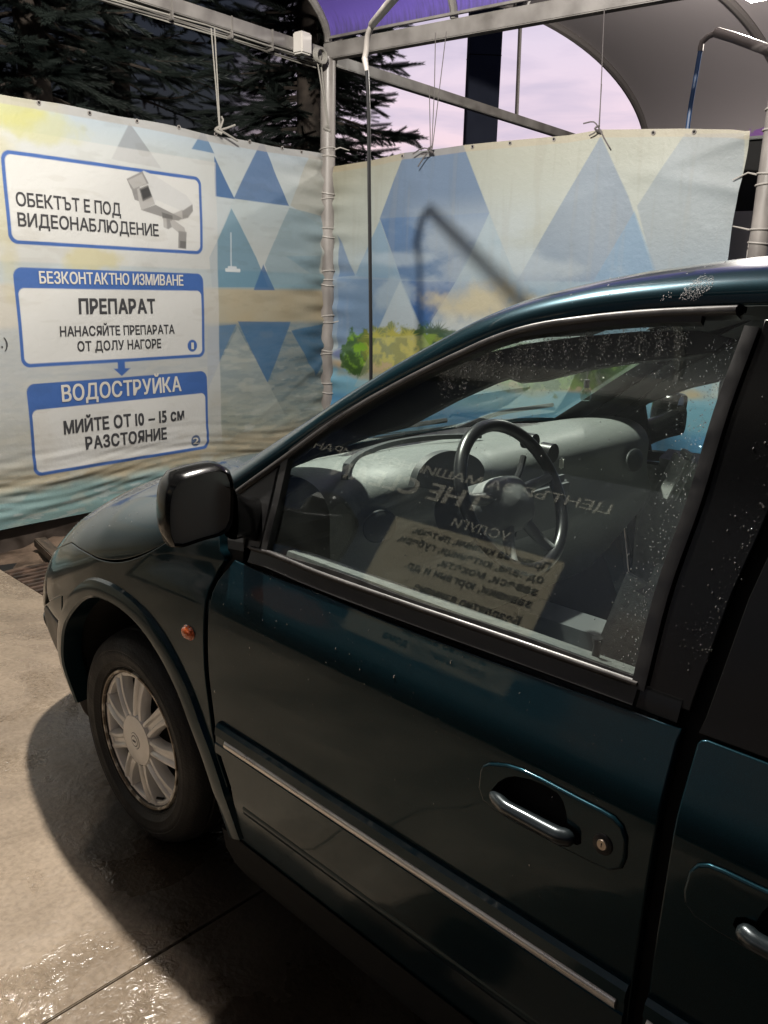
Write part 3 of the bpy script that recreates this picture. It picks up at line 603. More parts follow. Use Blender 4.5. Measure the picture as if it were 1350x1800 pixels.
b2_ = mnode(t, 'ShaderNodeBump', i_Strength=.15, i_Distance=.002); t.links.new(n2.outputs['Fac'], b2_.inputs['Height']); t.links.new(b1.outputs[0], b2_.inputs['Normal']); t.links.new(b2_.outputs[0], b.inputs['Normal'])
def sheet(name, cols, rows, ztop, zbot, pos, wr, parent, paint):
    """a hanging sheet: columns at s, rows 0..1; ztop/zbot functions of s"""
    S, T_ = np.meshgrid(cols, rows, indexing='ij'); zt_ = ztop(S); zb_ = zbot(S); Z = zb_+(zt_-zb_)*T_
    cv = Canvas(S, Z); paint(cv)
    O = wr(S, Z)
    P_ = pos(S, Z, O).reshape(-1, 3)-np.array(parent_off(parent)); nx, ny = S.shape
    idx = np.arange(nx*ny).reshape(nx, ny); Q = np.stack([idx[:-1, :-1], idx[1:, :-1], idx[1:, 1:], idx[:-1, 1:]], -1).reshape(-1, 4)
    me = bpy.data.meshes.new(name); me.vertices.add(len(P_)); me.vertices.foreach_set('co', P_.ravel().astype(np.float32))
    me.loops.add(Q.size); me.loops.foreach_set('vertex_index', Q.ravel().astype(np.int32)); me.polygons.add(len(Q))
    me.polygons.foreach_set('loop_start', np.arange(0, Q.size, 4, dtype=np.int32)); me.update(calc_edges=True)
    me.polygons.foreach_set('use_smooth', np.ones(len(Q), bool))
    ca = me.color_attributes.new('print', 'FLOAT_COLOR', 'POINT'); c4 = np.ones((len(P_), 4), np.float32); c4[:, :3] = np.clip(cv.C.reshape(-1, 3)*.56, .003, .9); ca.data.foreach_set('color', c4.ravel())
    me.materials.append(bmx); me.update()
    return link(bpy.data.objects.new(name, me), parent)
GLY = {}
def glyph(ch, bold):
    if (ch, bold) in GLY: return GLY[(ch, bold)]
    if ch == 'Ъ':       # drawn by hand: stem, top flag and a round bowl
        w_ = .095+bold*1.4; H_ = .73; V_ = []; G_ = []
        def quad(x0, y0, x1, y1): n = len(V_); V_.extend([(x0, y0, 0), (x1, y0, 0), (x1, y1, 0), (x0, y1, 0)]); G_.extend([[n, n+1, n+2], [n, n+2, n+3]])
        quad(0, H_-w_, .16, H_); quad(.16, 0, .16+w_, H_)
        x0 = .16+w_; ro = .225; ri = ro-w_; cx = x0+.13; n = len(V_); k = 18
        pts = []
        for r_ in (ro, ri):
            pts.append([(x0, ro+r_, 0)]+[(cx+r_*sin(pi*i/k), ro+r_*cos(pi*i/k), 0) for i in range(k+1)]+[(x0, ro-r_, 0)])
        m_ = len(pts[0]); V_.extend(pts[0]+pts[1])
        for i in range(m_-1): G_.extend([[n+i, n+m_+i, n+m_+i+1], [n+i, n+m_+i+1, n+i+1]])
        GLY[(ch, bold)] = (np.array(V_), G_); return GLY[(ch, bold)]
    cu = bpy.data.curves.new('txt', 'FONT'); cu.body = ch; cu.size = 1; cu.resolution_u = 5
    o = bpy.data.objects.new('txt', cu); SC.collection.objects.link(o); dg = bpy.context.evaluated_depsgraph_get(); dg.update()
    me = bpy.data.meshes.new_from_object(o.evaluated_get(dg)); bpy.data.objects.remove(o); bpy.data.curves.remove(cu)
    bm = bmesh.new(); bm.from_mesh(me); bmesh.ops.triangulate(bm, faces=bm.faces)
    bmesh.ops.subdivide_edges(bm, edges=[e_ for e_ in bm.edges if e_.calc_length() > .35], cuts=1); bmesh.ops.triangulate(bm, faces=bm.faces)
    bm.verts.index_update(); A = np.array([v.co[:] for v in bm.verts]); F_ = [[v.index for v in f.verts] for f in bm.faces]; bm.free(); bpy.data.meshes.remove(me)
    L_ = [(0, 0), (1, 1), (-1, 1), (1, -1), (-1, -1), (1, 0), (-1, 0)]; n = len(A); B_ = []; G_ = []
    for i, (dx, dy) in enumerate(L_):
        C_ = A.copy(); C_[:, 0] += dx*bold; C_[:, 1] += dy*bold*.6; C_[:, 2] = i*.00025; B_.append(C_); G_ += [[j+i*n for j in f] for f in F_]
    GLY[(ch, bold)] = (np.vstack(B_), G_); return GLY[(ch, bold)]
def line_mesh(text, bold, gap=.085, space=.30, wide=1.06):
    V = []; F = []; x = 0.; n = 0
    for ch in text:
        if ch == ' ': x += space; continue
        A, F_ = glyph(ch, bold); a0 = A[:, 0].min(); w_ = (A[:, 0].max()-a0)*wide; B_ = A.copy(); B_[:, 0] = (A[:, 0]-a0)*wide+x
        V.append(B_); F += [[i+n for i in f] for f in F_]; n += len(A); x += w_+gap*(.6 if ch in 'ТГА' else 1)
    return np.vstack(V), F
def lettering(text, p0, p1, cap, pos, wr, m, parent, bold=.012, off=.0035, flip=1, name='lettering'):
    """text whose baseline runs p0 -> p1 in sheet coordinates, capitals cap metres high"""
    A, F_ = line_mesh(text, bold)
    x0, x1 = A[:, 0].min(), A[:, 0].max(); H_ = .73
    u = (A[:, 0]-x0)/(x1-x0); v = A[:, 1]/H_
    p0 = np.array(p0); p1 = np.array(p1); S = p0[0]+(p1[0]-p0[0])*u; Z = p0[1]+(p1[1]-p0[1])*u+cap*v
    P_ = pos(S, Z, wr(S, Z)+off+A[:, 2])
    ob = obj(name, P_, F_, m, parent)
    bm = bmesh.new(); bm.from_mesh(ob.data); bm.normal_update(); bm.to_mesh(ob.data); bm.free(); return ob
MAT['ink'] = mat('dark_grey_ink', (.030, .030, .033), .5); MAT['white_ink'] = mat('white_ink', (.42, .40, .36), .5); MAT['black_ink'] = mat('black_ink', (.02, .02, .022), .5)
# ------------------------------------------------ instruction banner (left)
zpL = [pxL(q) for q in [(567, 270), (480, 256), (375, 238), (240, 209), (100, 183), (0, 165)]]
zsL = np.array([p[0] for p in zpL]); ztL = np.array([p[1] for p in zpL])
LpS, LpZ = [pxL((c, 600))[0] for c in (378, 385)], 0
def wrL(S, Z):
    r = .010*np.sin(2.1*S+1.3*Z+.6)+.006*np.sin(5.3*S-2.2*Z)+.003*np.sin(11*Z+4*S+np.sin(3*S))
    low = sstep(.75, .12, Z); low = low*sstep(.115, .30, Z)*.8+low*.12; r = r+low*(.007*np.sin(46*Z+2.2*np.sin(2.3*S)+1.5*S)+.005*np.sin(83*Z+5*np.sin(1.7*S+1))+.006*np.sin(21*Z-3*S)+.003*np.sin(120*Z+7*np.sin(3.1*S)))
    e_ = np.exp(-S/.22); r = r+e_*(.016*np.sin(34*Z+6*S)+.008*np.sin(57*Z-9*S))
    # diagonal pull folds towards the pole ties
    for (zc, a) in ((2.66, -.5), (1.05, .62), (.75, .45)):
        dd = (Z-zc)-a*-S*.9; r = r+.010*np.exp(-(dd/.035)**2)*np.exp(-S/.5)
    return r
def posL(S, Z, O): return PL+dL*S[..., None]-nL*(O[..., None]+.0)+np.array([0, 0, 1.])*Z[..., None]-nL*.0
WHITE = lin(218, 213, 203)*1.08
BLUE = lin(62, 98, 158)*1.15
def Q(*a): return [pxL(q) for q in a]
def Q1(z): return [pxL((x/2, y/2)) for x, y in z]
def Q3(z): return [pxL((x/2, 450+y/2)) for x, y in z]
def paintL(c):
    sh = c.S.shape; nA = fbm(sh, 3, 6, 1); nB = fbm(sh, 12, 5, 2); nC = fbm(sh, 40, 3, 3, (.4, 1.4)); nW = fbm(sh, 60, 3, 4, (.45, 2.2))
    c.blend(lin(205, 205, 195)*1.0, np.ones(sh))
    c.blend(lin(178, 192, 200), sstep(2.3, 2.75, c.Z)*.9)
    c.blend(lin(196, 203, 198), sstep(1.75, 2.2, c.Z)*sstep(2.6, 2.2, c.Z))
    # sea and strand of the seaside print
    zsea = pxL((480, 478))[1]; zs1 = pxL((480, 508))[1]; zs2 = pxL((480, 566))[1]; zs3 = pxL((480, 700))[1]
    c.blend(lin(140, 172, 180), sstep(zsea+.01, zsea-.01, c.Z)*.9)
    c.blend(lin(196, 178, 142), sstep(zs1+.02, zs1-.02, c.Z)*(.75+.25*nB))
    c.blend(lin(112, 138, 150), sstep(zs2+.02, zs2-.03, c.Z)*(.55+.4*nW))
    c.blend(lin(172, 172, 150), sstep(zs3+.25, zs3-.15, c.Z)*(.45+.5*nB))
    c.blend(lin(196, 178, 144), sstep(.62, .40, c.Z)*(.6+.4*nB))
    c.blend(lin(128, 178, 182), c.blob(2.4, .20, 2.2, .12, nB, .5, .5)*.75)
    c.blend(lin(224, 226, 214), sstep(.56, .66, nW)*sstep(.34, .22, c.Z)*.6)
    # sparkle of waves
    m_ = sstep(zs2, zs2-.1, c.Z); c.mult(np.array([.62, .70, .76]), sstep(.52, .62, nW)*m_*.5); c.blend(lin(214, 214, 200), sstep(.60, .70, nC)*m_*.4)
    # triangles
    B1 = lin(92, 128, 160); B2 = lin(58, 104, 152); G = lin(150, 152, 152)
    def tri(P, col, a): c.blend(col, c.cpoly(P)*a)
    tri(Q1([(455, 432), (390, 560), (565, 592)]), G, .8)
    tri(Q1([(710, 458), (670, 524), (752, 540)]), B1, .9)
    tri(Q1([(752, 548), (756, 690), (828, 700)]), B2, .95)
    tri(Q1([(925, 490), (824, 698), (1020, 724)]), B2, .85)
    tri(Q1([(1090, 540), (1024, 722), (1140, 800), (1140, 560)]), lin(190, 184, 165), .7)
    tri(Q1([(826, 706), (738, 905), (748, 1010), (960, 1010), (905, 905)]), lin(112, 150, 166), .85)
    tri(Q1([(1020, 730), (935, 930), (960, 1000), (1120, 1000), (1135, 760)]), lin(146, 168, 172), .75)
    tri(Q1([(820, 700), (720, 690), (700, 790), (770, 830)]), lin(205, 208, 205), .5)
    tri(Q1([(930, 930), (893, 1020), (968, 1020)]), B2, .8)
    tri(Q3([(735, 250), (833, 240), (735, 468)]), lin(96, 128, 156), .85)
    tri(Q3([(838, 230), (1025, 232), (938, 446)]), lin(68, 112, 150), .82)
    tri(Q3([(1025, 262), (1130, 240), (1130, 380), (1110, 422)]), lin(66, 114, 150), .85)
    tri(Q3([(838, 250), (735, 470), (735, 560), (1000, 560)]), lin(196, 196, 180), .35)
    tri(Q3([(1010, 0), (1125, 0), (1125, 70), (1090, 60)]), lin(130, 160, 170), .5)
    # little catamaran
    bt = pxL((410, 476)); c.blend(lin(232, 232, 225), c.rrect(bt[0]-.075, bt[0]+.07, bt[1]-.008, bt[1]+.016, .007)); c.blend(lin(225, 226, 222), c.rrect(bt[0]-.04, bt[0]+.045, bt[1]+.01, bt[1]+.032, .007)); c.blend(lin(225, 228, 226), c.rrect(bt[0]+.008, bt[0]+.018, bt[1]+.02, bt[1]+.27, .002)*.9)
    # white information panel
    pr = pxL((379, 300))[0]; pr2 = pxL((392, 740))[0]; pz = 2.46
    inside = sstep(pr-.006, pr+.006, c.S)*sstep(pz+.004, pz-.004, c.Z)
    c.blend(WHITE*.93, inside*.62*sstep(.38, .6, c.Z)); 
    c.blend(lin(196, 190, 108), c.blob(2.62, 2.62, .16, .16, nB, .9, .3)*.75); c.blend(lin(205, 198, 120), c.blob(2.5, 2.50, .22, .08, nB, 1.0, .3)*.5)
    c.blend(lin(206, 190, 116), c.blob(2.15, 1.77, .22, .08, nB, 1.0, .3)*.55); c.blend(lin(206, 190, 116), c.blob(2.72, 1.95, .1, .5, nB, 1.0, .4)*.4)
    # the three framed boxes
    def box(s0, s1, z0, z1, head=None):
        c.blend(BLUE, c.rrect(s0, s1, z0, z1, .055)); zt_ = z1-.022 if head is None else head
        c.blend(WHITE, c.rrect(s0-.022 if s0 > s1 else s0+.022, s1+.022 if s0 > s1 else s1-.022, z0+.022, zt_, .038))
    box(1.288, 2.715, 1.830, 2.347); box(1.288, 2.705, 1.105, 1.698, pxL((200, 509))[1]); box(1.280, 2.690, .419, 1.003, pxL((210, 706))[1])
    a0 = pxL((213, 648)); c.blend(BLUE, c.rrect(a0[0]-.028, a0[0]+.028, a0[1]-.01, 1.11, .002)); c.blend(BLUE, c.cpoly([pxL((199, 648)), pxL((229, 647)), pxL((214, 661))]))
    p1_ = pxL((341, 608)); c.blend(BLUE, c.disc(*p1_, .043)); p2_ = pxL((346, 775)); c.blend(lin(96, 112, 140), c.disc(*p2_, .043))
    # drawing of the security camera
    def cp(z, col, a=1): c.blend(col, c.cpoly(Q1(z))*a)
    L1, L2, L3, L4, L5 = lin(216, 212, 204), lin(186, 180, 171), lin(150, 145, 138), lin(112, 108, 103), lin(64, 62, 60)
    cp([(504, 601), (545, 618), (656, 688), (676, 716), (640, 742), (545, 700), (520, 650)], L1); cp([(545, 694), (640, 738), (678, 722), (678, 742), (660, 766), (640, 772), (548, 726)], L2); cp([(640, 742), (676, 718), (678, 742), (660, 766), (642, 770)], L3)
    cp([(496, 738), (548, 720), (642, 768), (628, 776), (600, 772)], L3)
    cp([(462, 664), (492, 650), (490, 708), (474, 702)], L3); cp([(444, 629), (500, 602), (526, 648), (494, 656), (462, 668)], L3); cp([(500, 602), (506, 601), (532, 650), (526, 650)], L1); cp([(448, 634), (498, 611), (516, 645), (470, 664)], L2)
    cp([(482, 664), (522, 648), (547, 694), (546, 718), (498, 739), (490, 712)], L2); cp([(490, 664), (524, 651), (541, 690), (503, 708)], L4); cp([(495, 668), (522, 657), (534, 687), (505, 701)], L5); cp([(520, 648), (530, 648), (552, 694), (546, 716)], L1)
    cp([(570, 746), (606, 758), (608, 772), (572, 768)], L4); cp([(574, 766), (606, 770), (606, 798), (592, 806), (576, 798)], L3); cp([(574, 766), (586, 768), (588, 804), (576, 798)], L2)
    cp([(598, 776), (612, 774), (648, 800), (654, 820), (640, 828), (604, 798)], L2); cp([(628, 812), (656, 816), (656, 876), (628, 872)], L3); cp([(634, 846), (655, 850), (655, 873), (634, 871)], L4)
    # hem, grime, wear
    zt_ = np.interp(c.S, zsL, ztL); c.C = c.C*np.array([.93, .985, 1.07]); c.blend(lin(176, 172, 166), sstep(zt_-.052, zt_-.046, c.Z)*.75)
    c.mult(np.array([.80, .75, .66]), sstep(.45, .62, nA)*.55*sstep(1.9, .5, c.Z)+.12*sstep(.5, .7, nB)); c.mult(np.array([.72, .66, .56]), sstep(.56, .7, nA)*sstep(.35, .1, c.S)*.5)
    c.mult(np.array([.82, .80, .76]), sstep(.60, .72, nC)*.35)
banL = thing('printed_banner', 'weathered seaside print banner with boxed washing instructions and a camera notice', 'banner', tuple(LP(1.5, .1)))
colsL = np.concatenate([np.arange(.045, 2.86, .0052), np.arange(2.88, 6.3, .03)])
sheet('banner_sheet', colsL, np.linspace(0, 1, 500), lambda S: np.interp(S, zsL, ztL)+.004*np.sin(S*9), lambda S: .115+.006*np.sin(S*5)+.30*sstep(.75, .0, S)*0, posL, wrL, banL, paintL)
def tL(text, a, b_, capz, m, bold=.016):
    p0, p1 = pxL(a), pxL(b_); lettering(text, p0, p1, capz, posL, wrL, m, banL, bold)
PXM = 1.412/336   # metres per survey pixel on this banner near the boxes
tL('ОБЕКТЪТ Е ПОД', (28, 361), (212, 379), 18.0*PXM, MAT['ink']); tL('ВИДЕОНАБЛЮДЕНИЕ', (31, 397), (279, 415), 18.0*PXM, MAT['ink'])
tL('БЕЗКОНТАКТНО ИЗМИВАНЕ', (69, 498), (324, 502), 17*PXM, MAT['white_ink'], .022); tL('ПРЕПАРАТ', (137, 551), (274, 550), 22*PXM, MAT['ink'], .038)
tL('НАНАСЯЙТЕ ПРЕПАРАТА', (105, 591), (308, 586), 14.5*PXM, MAT['ink'], .022); tL('ОТ ДОЛУ НАГОРЕ', (136, 617), (284, 611), 14.5*PXM, MAT['ink'], .022)
tL('ВОДОСТРУЙКА', (109, 706), (320, 687), 25*PXM, MAT['white_ink'], .022); tL('МИЙТЕ ОТ 10 – 15 см', (113, 763), (325, 737), 20*PXM, MAT['ink'], .034); tL('РАЗСТОЯНИЕ', (152, 790), (294, 771), 19.5*PXM, MAT['ink'], .034)
tL('1', (338.8, 614), (343.2, 614), 12*PXM, MAT['white_ink']); tL('2', (341, 781), (351, 780), 12*PXM, MAT['white_ink']); tL('.)', (1, 611), (13, 611), 15*PXM, MAT['ink'], .005)
def eyelets(lst, pos, wr, parent, n_out):
    for (s, z) in lst:
        S = np.array([s]); Z = np.array([z]); c = pos(S, Z, wr(S, Z))[0]+n_out*.003; u = np.cross(n_out, [0, 0, 1.]); mb = MB()
        mb.tube([c+.011*(cos(A)*u+sin(A)*np.array([0, 0, 1.])) for A in np.linspace(0, 2*pi, 14, endpoint=False)], .0035, 6, closed=True)
        e_ = mb.build('eyelet', MAT['steel'], parent)
        k = [c+n_out*.001+.008*(cos(A)*u+sin(A)*np.array([0, 0, 1.])) for A in np.linspace(0, 2*pi, 12, endpoint=False)]
        obj('eyelet_hole', k, [list(range(12))], MAT['gap'], e_)
eyelets([pxL(q) for q in [(67, 181), (157, 199), (240, 213), (312, 224), (378, 236), (440, 249), (497, 260), (531, 267)]], posL, wrL, banL, -nL)
# ------------------------------------------------ scenic banner (right)
zpR = [pxR(q) for q in [(597, 291), (650, 282), (710, 268), (760, 262), (813, 255), (900, 247), (1000, 238), (1057, 228), (1100, 228), (1200, 226), (1290, 228), (1312, 231)]]
zsR = np.array([p[0] for p in zpR]); ztR = np.array([p[1] for p in zpR])
def wrR(S, Z):
    r = .012*np.sin(1.9*S-1.1*Z)+.006*np.sin(4.7*S+2.5*Z)+.003*np.sin(9*S+1)
    r = r+np.exp(-S/.16)*(.018*np.sin(31*Z+5*S)+.008*np.sin(53*Z))
    tp = sstep(2.25, 2.65, Z); r = r+tp*.014*np.sin(7.5*S+2.0)*np.exp(-((S-2.9)/.5)**2)
    for (sc, zc, a) in ((0, 2.60, -.22), (3.22, 2.55, .30), (3.22, 2.25, -.2)):
        dd = (Z-zc)-a*(S-sc)*(1 if sc < 1 else 1); r = r+.012*np.exp(-(dd/.05)**2)*np.exp(-np.abs(S-sc)/.45)
    return r
def posR(S, Z, O): return PL+dR*S[..., None]+nR*(O[..., None]-.0)+np.array([0, 0, 1.])*Z[..., None]
def QR(*a): return [pxR(q) for q in a]
def Z3(z): return [pxR((550+x/3, 180+y/3)) for x, y in z]
def Z2(z): return [pxR((675+x/2, y/2)) for x, y in z]
def paintR(c):
    sh = c.S.shape; nA = fbm(sh, 3, 6, 21); nB = fbm(sh, 10, 5, 22); nC = fbm(sh, 46, 4, 23); nV = fbm(sh, 40, 3, 24, (1.8, .12)); cl_ = .5*(fbm(sh, 4, 6, 25, (.8, 1.5))+fbm(sh, 7, 6, 26, (.7, 1.3)))
    c.blend(lin(196, 196, 182), np.ones(sh)); c.blend(lin(190, 186, 166), sstep(2.25, 2.6, c.Z)*.8); c.blend(lin(186, 200, 206), sstep(2.1, 1.7, c.Z)*.6)
    def tri(P, col, a): c.blend(col, c.cpoly(P)*a)
    S1 = lin(118, 138, 164); S2 = lin(78, 120, 168); S3 = lin(50, 100, 160); S4 = lin(140, 172, 190)
    # lower band of sky and sea behind everything
    c.blend(lin(122, 150, 180), sstep(1.78, 1.70, c.Z)*sstep(1.12, 1.3, c.Z)*.7)
    tri(Z3([(350, 620), (465, 932), (215, 915)]), lin(138, 168, 190), .8); tri(Z3([(130, 700), (215, 912), (130, 920)]), S2, .6)
    tri(Z3([(480, 258), (790, 222), (935, 582), (812, 848), (755, 944), (468, 936), (350, 612)]), S1, .92)
    tri(Z3([(350, 612), (935, 582), (812, 848), (755, 944), (468, 936)]), S2, .55)
    tri(Z3([(935, 586), (1080, 942), (755, 944)]), S4, .6)
    tri(Z3([(468, 940), (755, 945), (590, 1215)]), S3, .95); tri(Z3([(125, 928), (462, 938), (320, 1230), (125, 1300)]), lin(112, 142, 176), .65)
    tri(Z3([(462, 942), (585, 1220), (322, 1240)]), lin(196, 204, 206), .85)
    tri(Z2([(765, 478), (470, 990), (960, 990), (940, 930), (880, 735)]), S1, .62); tri(Z2([(880, 738), (800, 880), (735, 990), (970, 990)]), lin(130, 168, 196), .5)
    tri(Z2([(1060, 470), (1270, 470), (1270, 1000), (960, 1000), (890, 725)]), lin(146, 158, 170), .55)
    tri(Z2([(470, 995), (300, 990), (372, 752)]), lin(168, 190, 198), .45)
    # lower-right of the print, seen through the car
    tri([(3.2, 1.70), (1.6, 1.70), (2.2, .75), (3.2, .75)], S4, .6)
    # clouds
    cm_ = sstep(.48, .62, cl_)*sstep(1.55, 1.72, c.Z)*sstep(2.35, 2.05, c.Z); c.blend(lin(206, 212, 212), cm_*.55)
    k0 = pxR((850, 535)); c.blend(lin(222, 206, 168), c.blob(k0[0], k0[1], .50, .20, nB, .9, .35)*.9); c.blend(lin(214, 216, 210), c.blob(k0[0]+.2, k0[1]-.18, .7, .16, nB, .9, .35)*.8)
    k1 = pxR((700, 455)); c.blend(lin(196, 206, 212), c.blob(k1[0], k1[1], .35, .06, nB, .8, .4)*.6)
    k2 = pxR((690, 520)); c.blend(lin(190, 202, 206), c.blob(k2[0], k2[1], .2, .12, nB, 1.0, .4)*.6)
    # island: shore, bushes, palms
    zi = pxR((700, 640))[1]; c.blend(lin(128, 178, 196), sstep(1.02, .98, c.Z)); c.blend(lin(64, 138, 190), sstep(.80, .70, c.Z)*(.5+.5*nB))
    c.blend(lin(206, 174, 128), c.blob(1.4, 1.0, 1.7, .055, nB, .7, .3)); c.blend(lin(178, 152, 92), c.blob(1.1, .93, .9, .05, nB, .7, .3)*.6)
    c.blend(lin(74, 84, 150), c.blob(.18, 1.08, .14, .05, nB, .6, .3)*.7)
    lf = sstep(.40, .60, nC)
    def bush(q, rx, rz, d1, d2, a=.9): m_ = c.blob(q[0], q[1], rx, rz, nC, .75, .16); c.blend(d1*(1-.0)*1.0, m_*a); c.blend(d2, m_*lf*a)
    bush(pxR((627, 618)), .145, .165, lin(64, 104, 26), lin(140, 186, 40)); bush(pxR((618, 640)), .12, .08, lin(50, 84, 24), lin(120, 160, 40))
    bush(pxR((690, 612)), .30, .17, lin(130, 136, 48), lin(216, 204, 90), .85); bush(pxR((735, 618)), .22, .14, lin(150, 148, 60), lin(214, 200, 84), .8); bush(pxR((755, 600)), .13, .12, lin(48, 92, 36), lin(134, 160, 56)); bush(pxR((785, 602)), .12, .10, lin(50, 84, 52), lin(150, 158, 70), .85)
    for (sx, rx) in ((1.42, .34), (1.85, .40), (2.3, .34), (2.7, .22)): bush((sx, 1.10), rx, .16, lin(66, 98, 32), lin(132, 164, 52))
    # palm crowns and trunks
    for (q, h_) in (((690, 588), .0), ((720, 592), .0), ((660, 592), 0), ((771, 582), 0), ((757, 584), 0)):
        p_ = pxR(q)
        for k in range(11):
            A = pi*(k/10)+.1*sin(k*5); L_ = .12+.03*sin(k*3.1); e_ = np.array([cos(A), .75*sin(A)-.12])*L_
            nrm_ = np.array([-e_[1], e_[0]])/np.hypot(*e_)*.011
            c.blend(lin(66, 90, 60) if q[0] > 750 else lin(196, 186, 88), c.cpoly([p_-nrm_, p_+nrm_, p_+e_], .01)*.85)
    tri(Z3([(330, 1240), (585, 1225), (650, 1330), (560, 1500), (215, 1500)]), lin(214, 206, 170), .22)
    # hem, grime
    c.C = c.C*np.array([.90, .975, 1.06]); zt_ = np.interp(c.S, zsR, ztR); c.blend(lin(196, 180, 152), sstep(zt_-.05, zt_-.044, c.Z)*.45)
    c.mult(np.array([.90, .84, .72]), sstep(.7, 0, c.S)*sstep(2.0, 2.6, c.Z)*.9); c.mult(np.array([.84, .82, .78]), sstep(.5, .66, nA)*.5); c.mult(np.array([.86, .85, .83]), sstep(.55, .68, nV)*.35*sstep(1.4, 2.4, c.Z))
    c.blend(lin(190, 186, 174), sstep(.62, .76, nV)*.09)
banR = thing('printed_banner', 'faded banner with blue triangles, clouds and a green palm island, beyond the car', 'banner', tuple(RP(1.6, .1)))
colsR = np.arange(.05, 3.245, .0065)
sheet('banner_sheet', colsR, np.linspace(0, 1, 410), lambda S: np.interp(S, zsR, ztR), lambda S: .10+0*S, lambda S, Z, O: posR(S-.05*sstep(2.9, 3.24, S)*sstep(2.55, 2.0, Z)*sstep(1.2, 1.8, Z)*.8, Z, O), wrR, banR, paintR)
eyelets([pxR(q) for q in [(706, 274), (831, 258), (898, 252), (975, 245), (1057, 233), (1150, 234), (1221, 232)]], posR, wrR, banR, nR)
# ------------------------------------------------ blue service banner on the near side (seen mirrored in the car's window)
YB = 3.6
def posB(S, Z, O): return np.stack([S, YB-O+0*S, Z], -1)
def wrB(S, Z): return .008*np.sin(1.7*S+Z)
NAVY = lin(22, 32, 56)*.9
def paintB(c):
    sh = c.S.shape; nA = fbm(sh, 3, 5, 31); nB = fbm(sh, 14, 4, 32)
    c.blend(lin(32, 52, 84), np.ones(sh)); c.blend(NAVY, sstep(2.25, 2.29, c.Z)*.6); c.blend(lin(70, 130, 150), sstep(1.9, 1.0, c.Z)*.6)
    c.blend(lin(176, 166, 146), sstep(1.58, 1.54, c.Z)*(.15+.25*nA)*.7); c.blend(lin(16, 22, 34), sstep(1.48, 1.3, c.Z)*.95)
    c.blend(lin(26, 38, 66), c.rrect(.2, 1.60, 2.165, 2.30, .01)*.7)
    c.blend(lin(226, 214, 188), c.rrect(.243, 1.545, 1.60, 2.165, .012))
    c.blend(lin(190, 120, 96), c.blob(2.05, 1.58, .35, .10, nB, .9, .3)*.7); c.blend(lin(150, 120, 100), c.blob(-1.6, 1.7, 1.2, .35, nB, .9, .4)*.6)
    c.mult(np.array([.8, .78, .74]), sstep(.5, .66, nA)*.5)
banB = thing('printed_banner', 'navy carpet washing banner behind the viewer, mirrored in the side window', 'banner', (0, YB, .1))
sheet('banner_sheet', np.arange(-6.0, 3.0, .02), np.linspace(0, 1, 200), lambda S: 2.70+0*S, lambda S: .12+0*S, posB, wrB, banB, paintB)
def tB(text, x0, x1, z, cap, m, bold=.012): lettering(text, (x0, z), (x1, z), cap, posB, wrB, m, banB, bold)
tB('ЦЕНТЪР ЗА МАШИННО ИЗПИРАНЕ', .13, 2.72, 2.505, .062, MAT['white_ink']); tB('THE CLEAN', .93, 2.32, 2.335, .125, MAT['white_ink'], .03); tB('УСЛУГИ', .66, 1.10, 2.195, .060, MAT['white_ink'])
for i, s_ in enumerate(['Пране на килими, пътеки,', 'одеала, китеници, губери,', 'завеси, мокети,', 'завивки, юргани и др.']): tB(s_, .32, [1.36, 1.44, 1.05, 1.28][i], 2.085-.078*i, .050, MAT['black_ink'], .03)
tB('Безплатно взимане', .34, 1.13, 1.735, .052, MAT['black_ink'], .03); tB('и доставяне до дома', .34, 1.20, 1.655, .052, MAT['black_ink'], .03)
# ================================================================== the car
car = thing('minivan', 'dark teal minivan, wet and freshly washed, nose toward the instruction banner', 'car', (-1.2, 0, 0))
# side profile (height -> half width) smoothed, with a crease below the belt
_z = np.arange(0, 1.9, .004)
_pz = [0, .10, .16, .25, .45, .6, .75, .90, .935, 1.0, 1.05, 1.62, 1.9]
_py = [.80, .86, .905, .955, .985, .992, .987, .976, .970, .943, .922, .715, .61]
_yy = np.interp(_z, _pz, _py)
_k = np.exp(-.5*(np.arange(-12, 13)*.004/.012)**2); _k /= _k.sum()
_yy = np.convolve(np.pad(_yy, 12, mode='edge'), _k, 'valid')
def prof(z): return np.interp(z, _z, _yy)
def side(u, v):
    return np.stack([u, prof(v)-.012*np.maximum(0, -u-1.7)*.5, v], -1)
FL = np.array([(-.2, .93, .955), (-.3, 1.02, .93), (-.517, 1.174, .877), (-.642, 1.266, .843), (-.758, 1.352, .812), (-.857, 1.415, .788), (-.948, 1.466, .77), (-1.036, 1.51, .754), (-1.124, 1.55, .74), (-1.205, 1.576, .73), (-1.303, 1.594, .724), (-1.403, 1.606, .72), (-1.508, 1.615, .716), (-1.594, 1.62, .714), (-2, 1.635, .712), (-3.86, 1.60, .705)])[::-1]
_X = np.linspace(-3.9, -.2, 741)
def _sm(y, s):
    k = np.exp(-.5*(np.arange(-4*s, 4*s+1)/s)**2); k /= k.sum(); n = 4*s
    yp = np.concatenate([2*y[0]-y[n:0:-1], y, 2*y[-1]-y[-2:-n-2:-1]]); return np.convolve(yp, k, 'valid')
_ZD = _sm(np.interp(_X, FL[:, 0], FL[:, 1]), 5); _YD = _sm(np.interp(_X, FL[:, 0], FL[:, 2]), 5)
_H = _sm(np.interp(_X, [-3.9, -2.5, -2, -1.7, -1.5, -1.3, -1.15, -1.05, -.9, -.6, -.3, -.2], [1.69, 1.735, 1.73, 1.72, 1.708, 1.683, 1.653, 1.625, 1.547, 1.37, 1.19, 1.13]), 6)
_NN = _sm(np.interp(_X, [-1.35, -1.0], [3.1, 2.6]), 8)
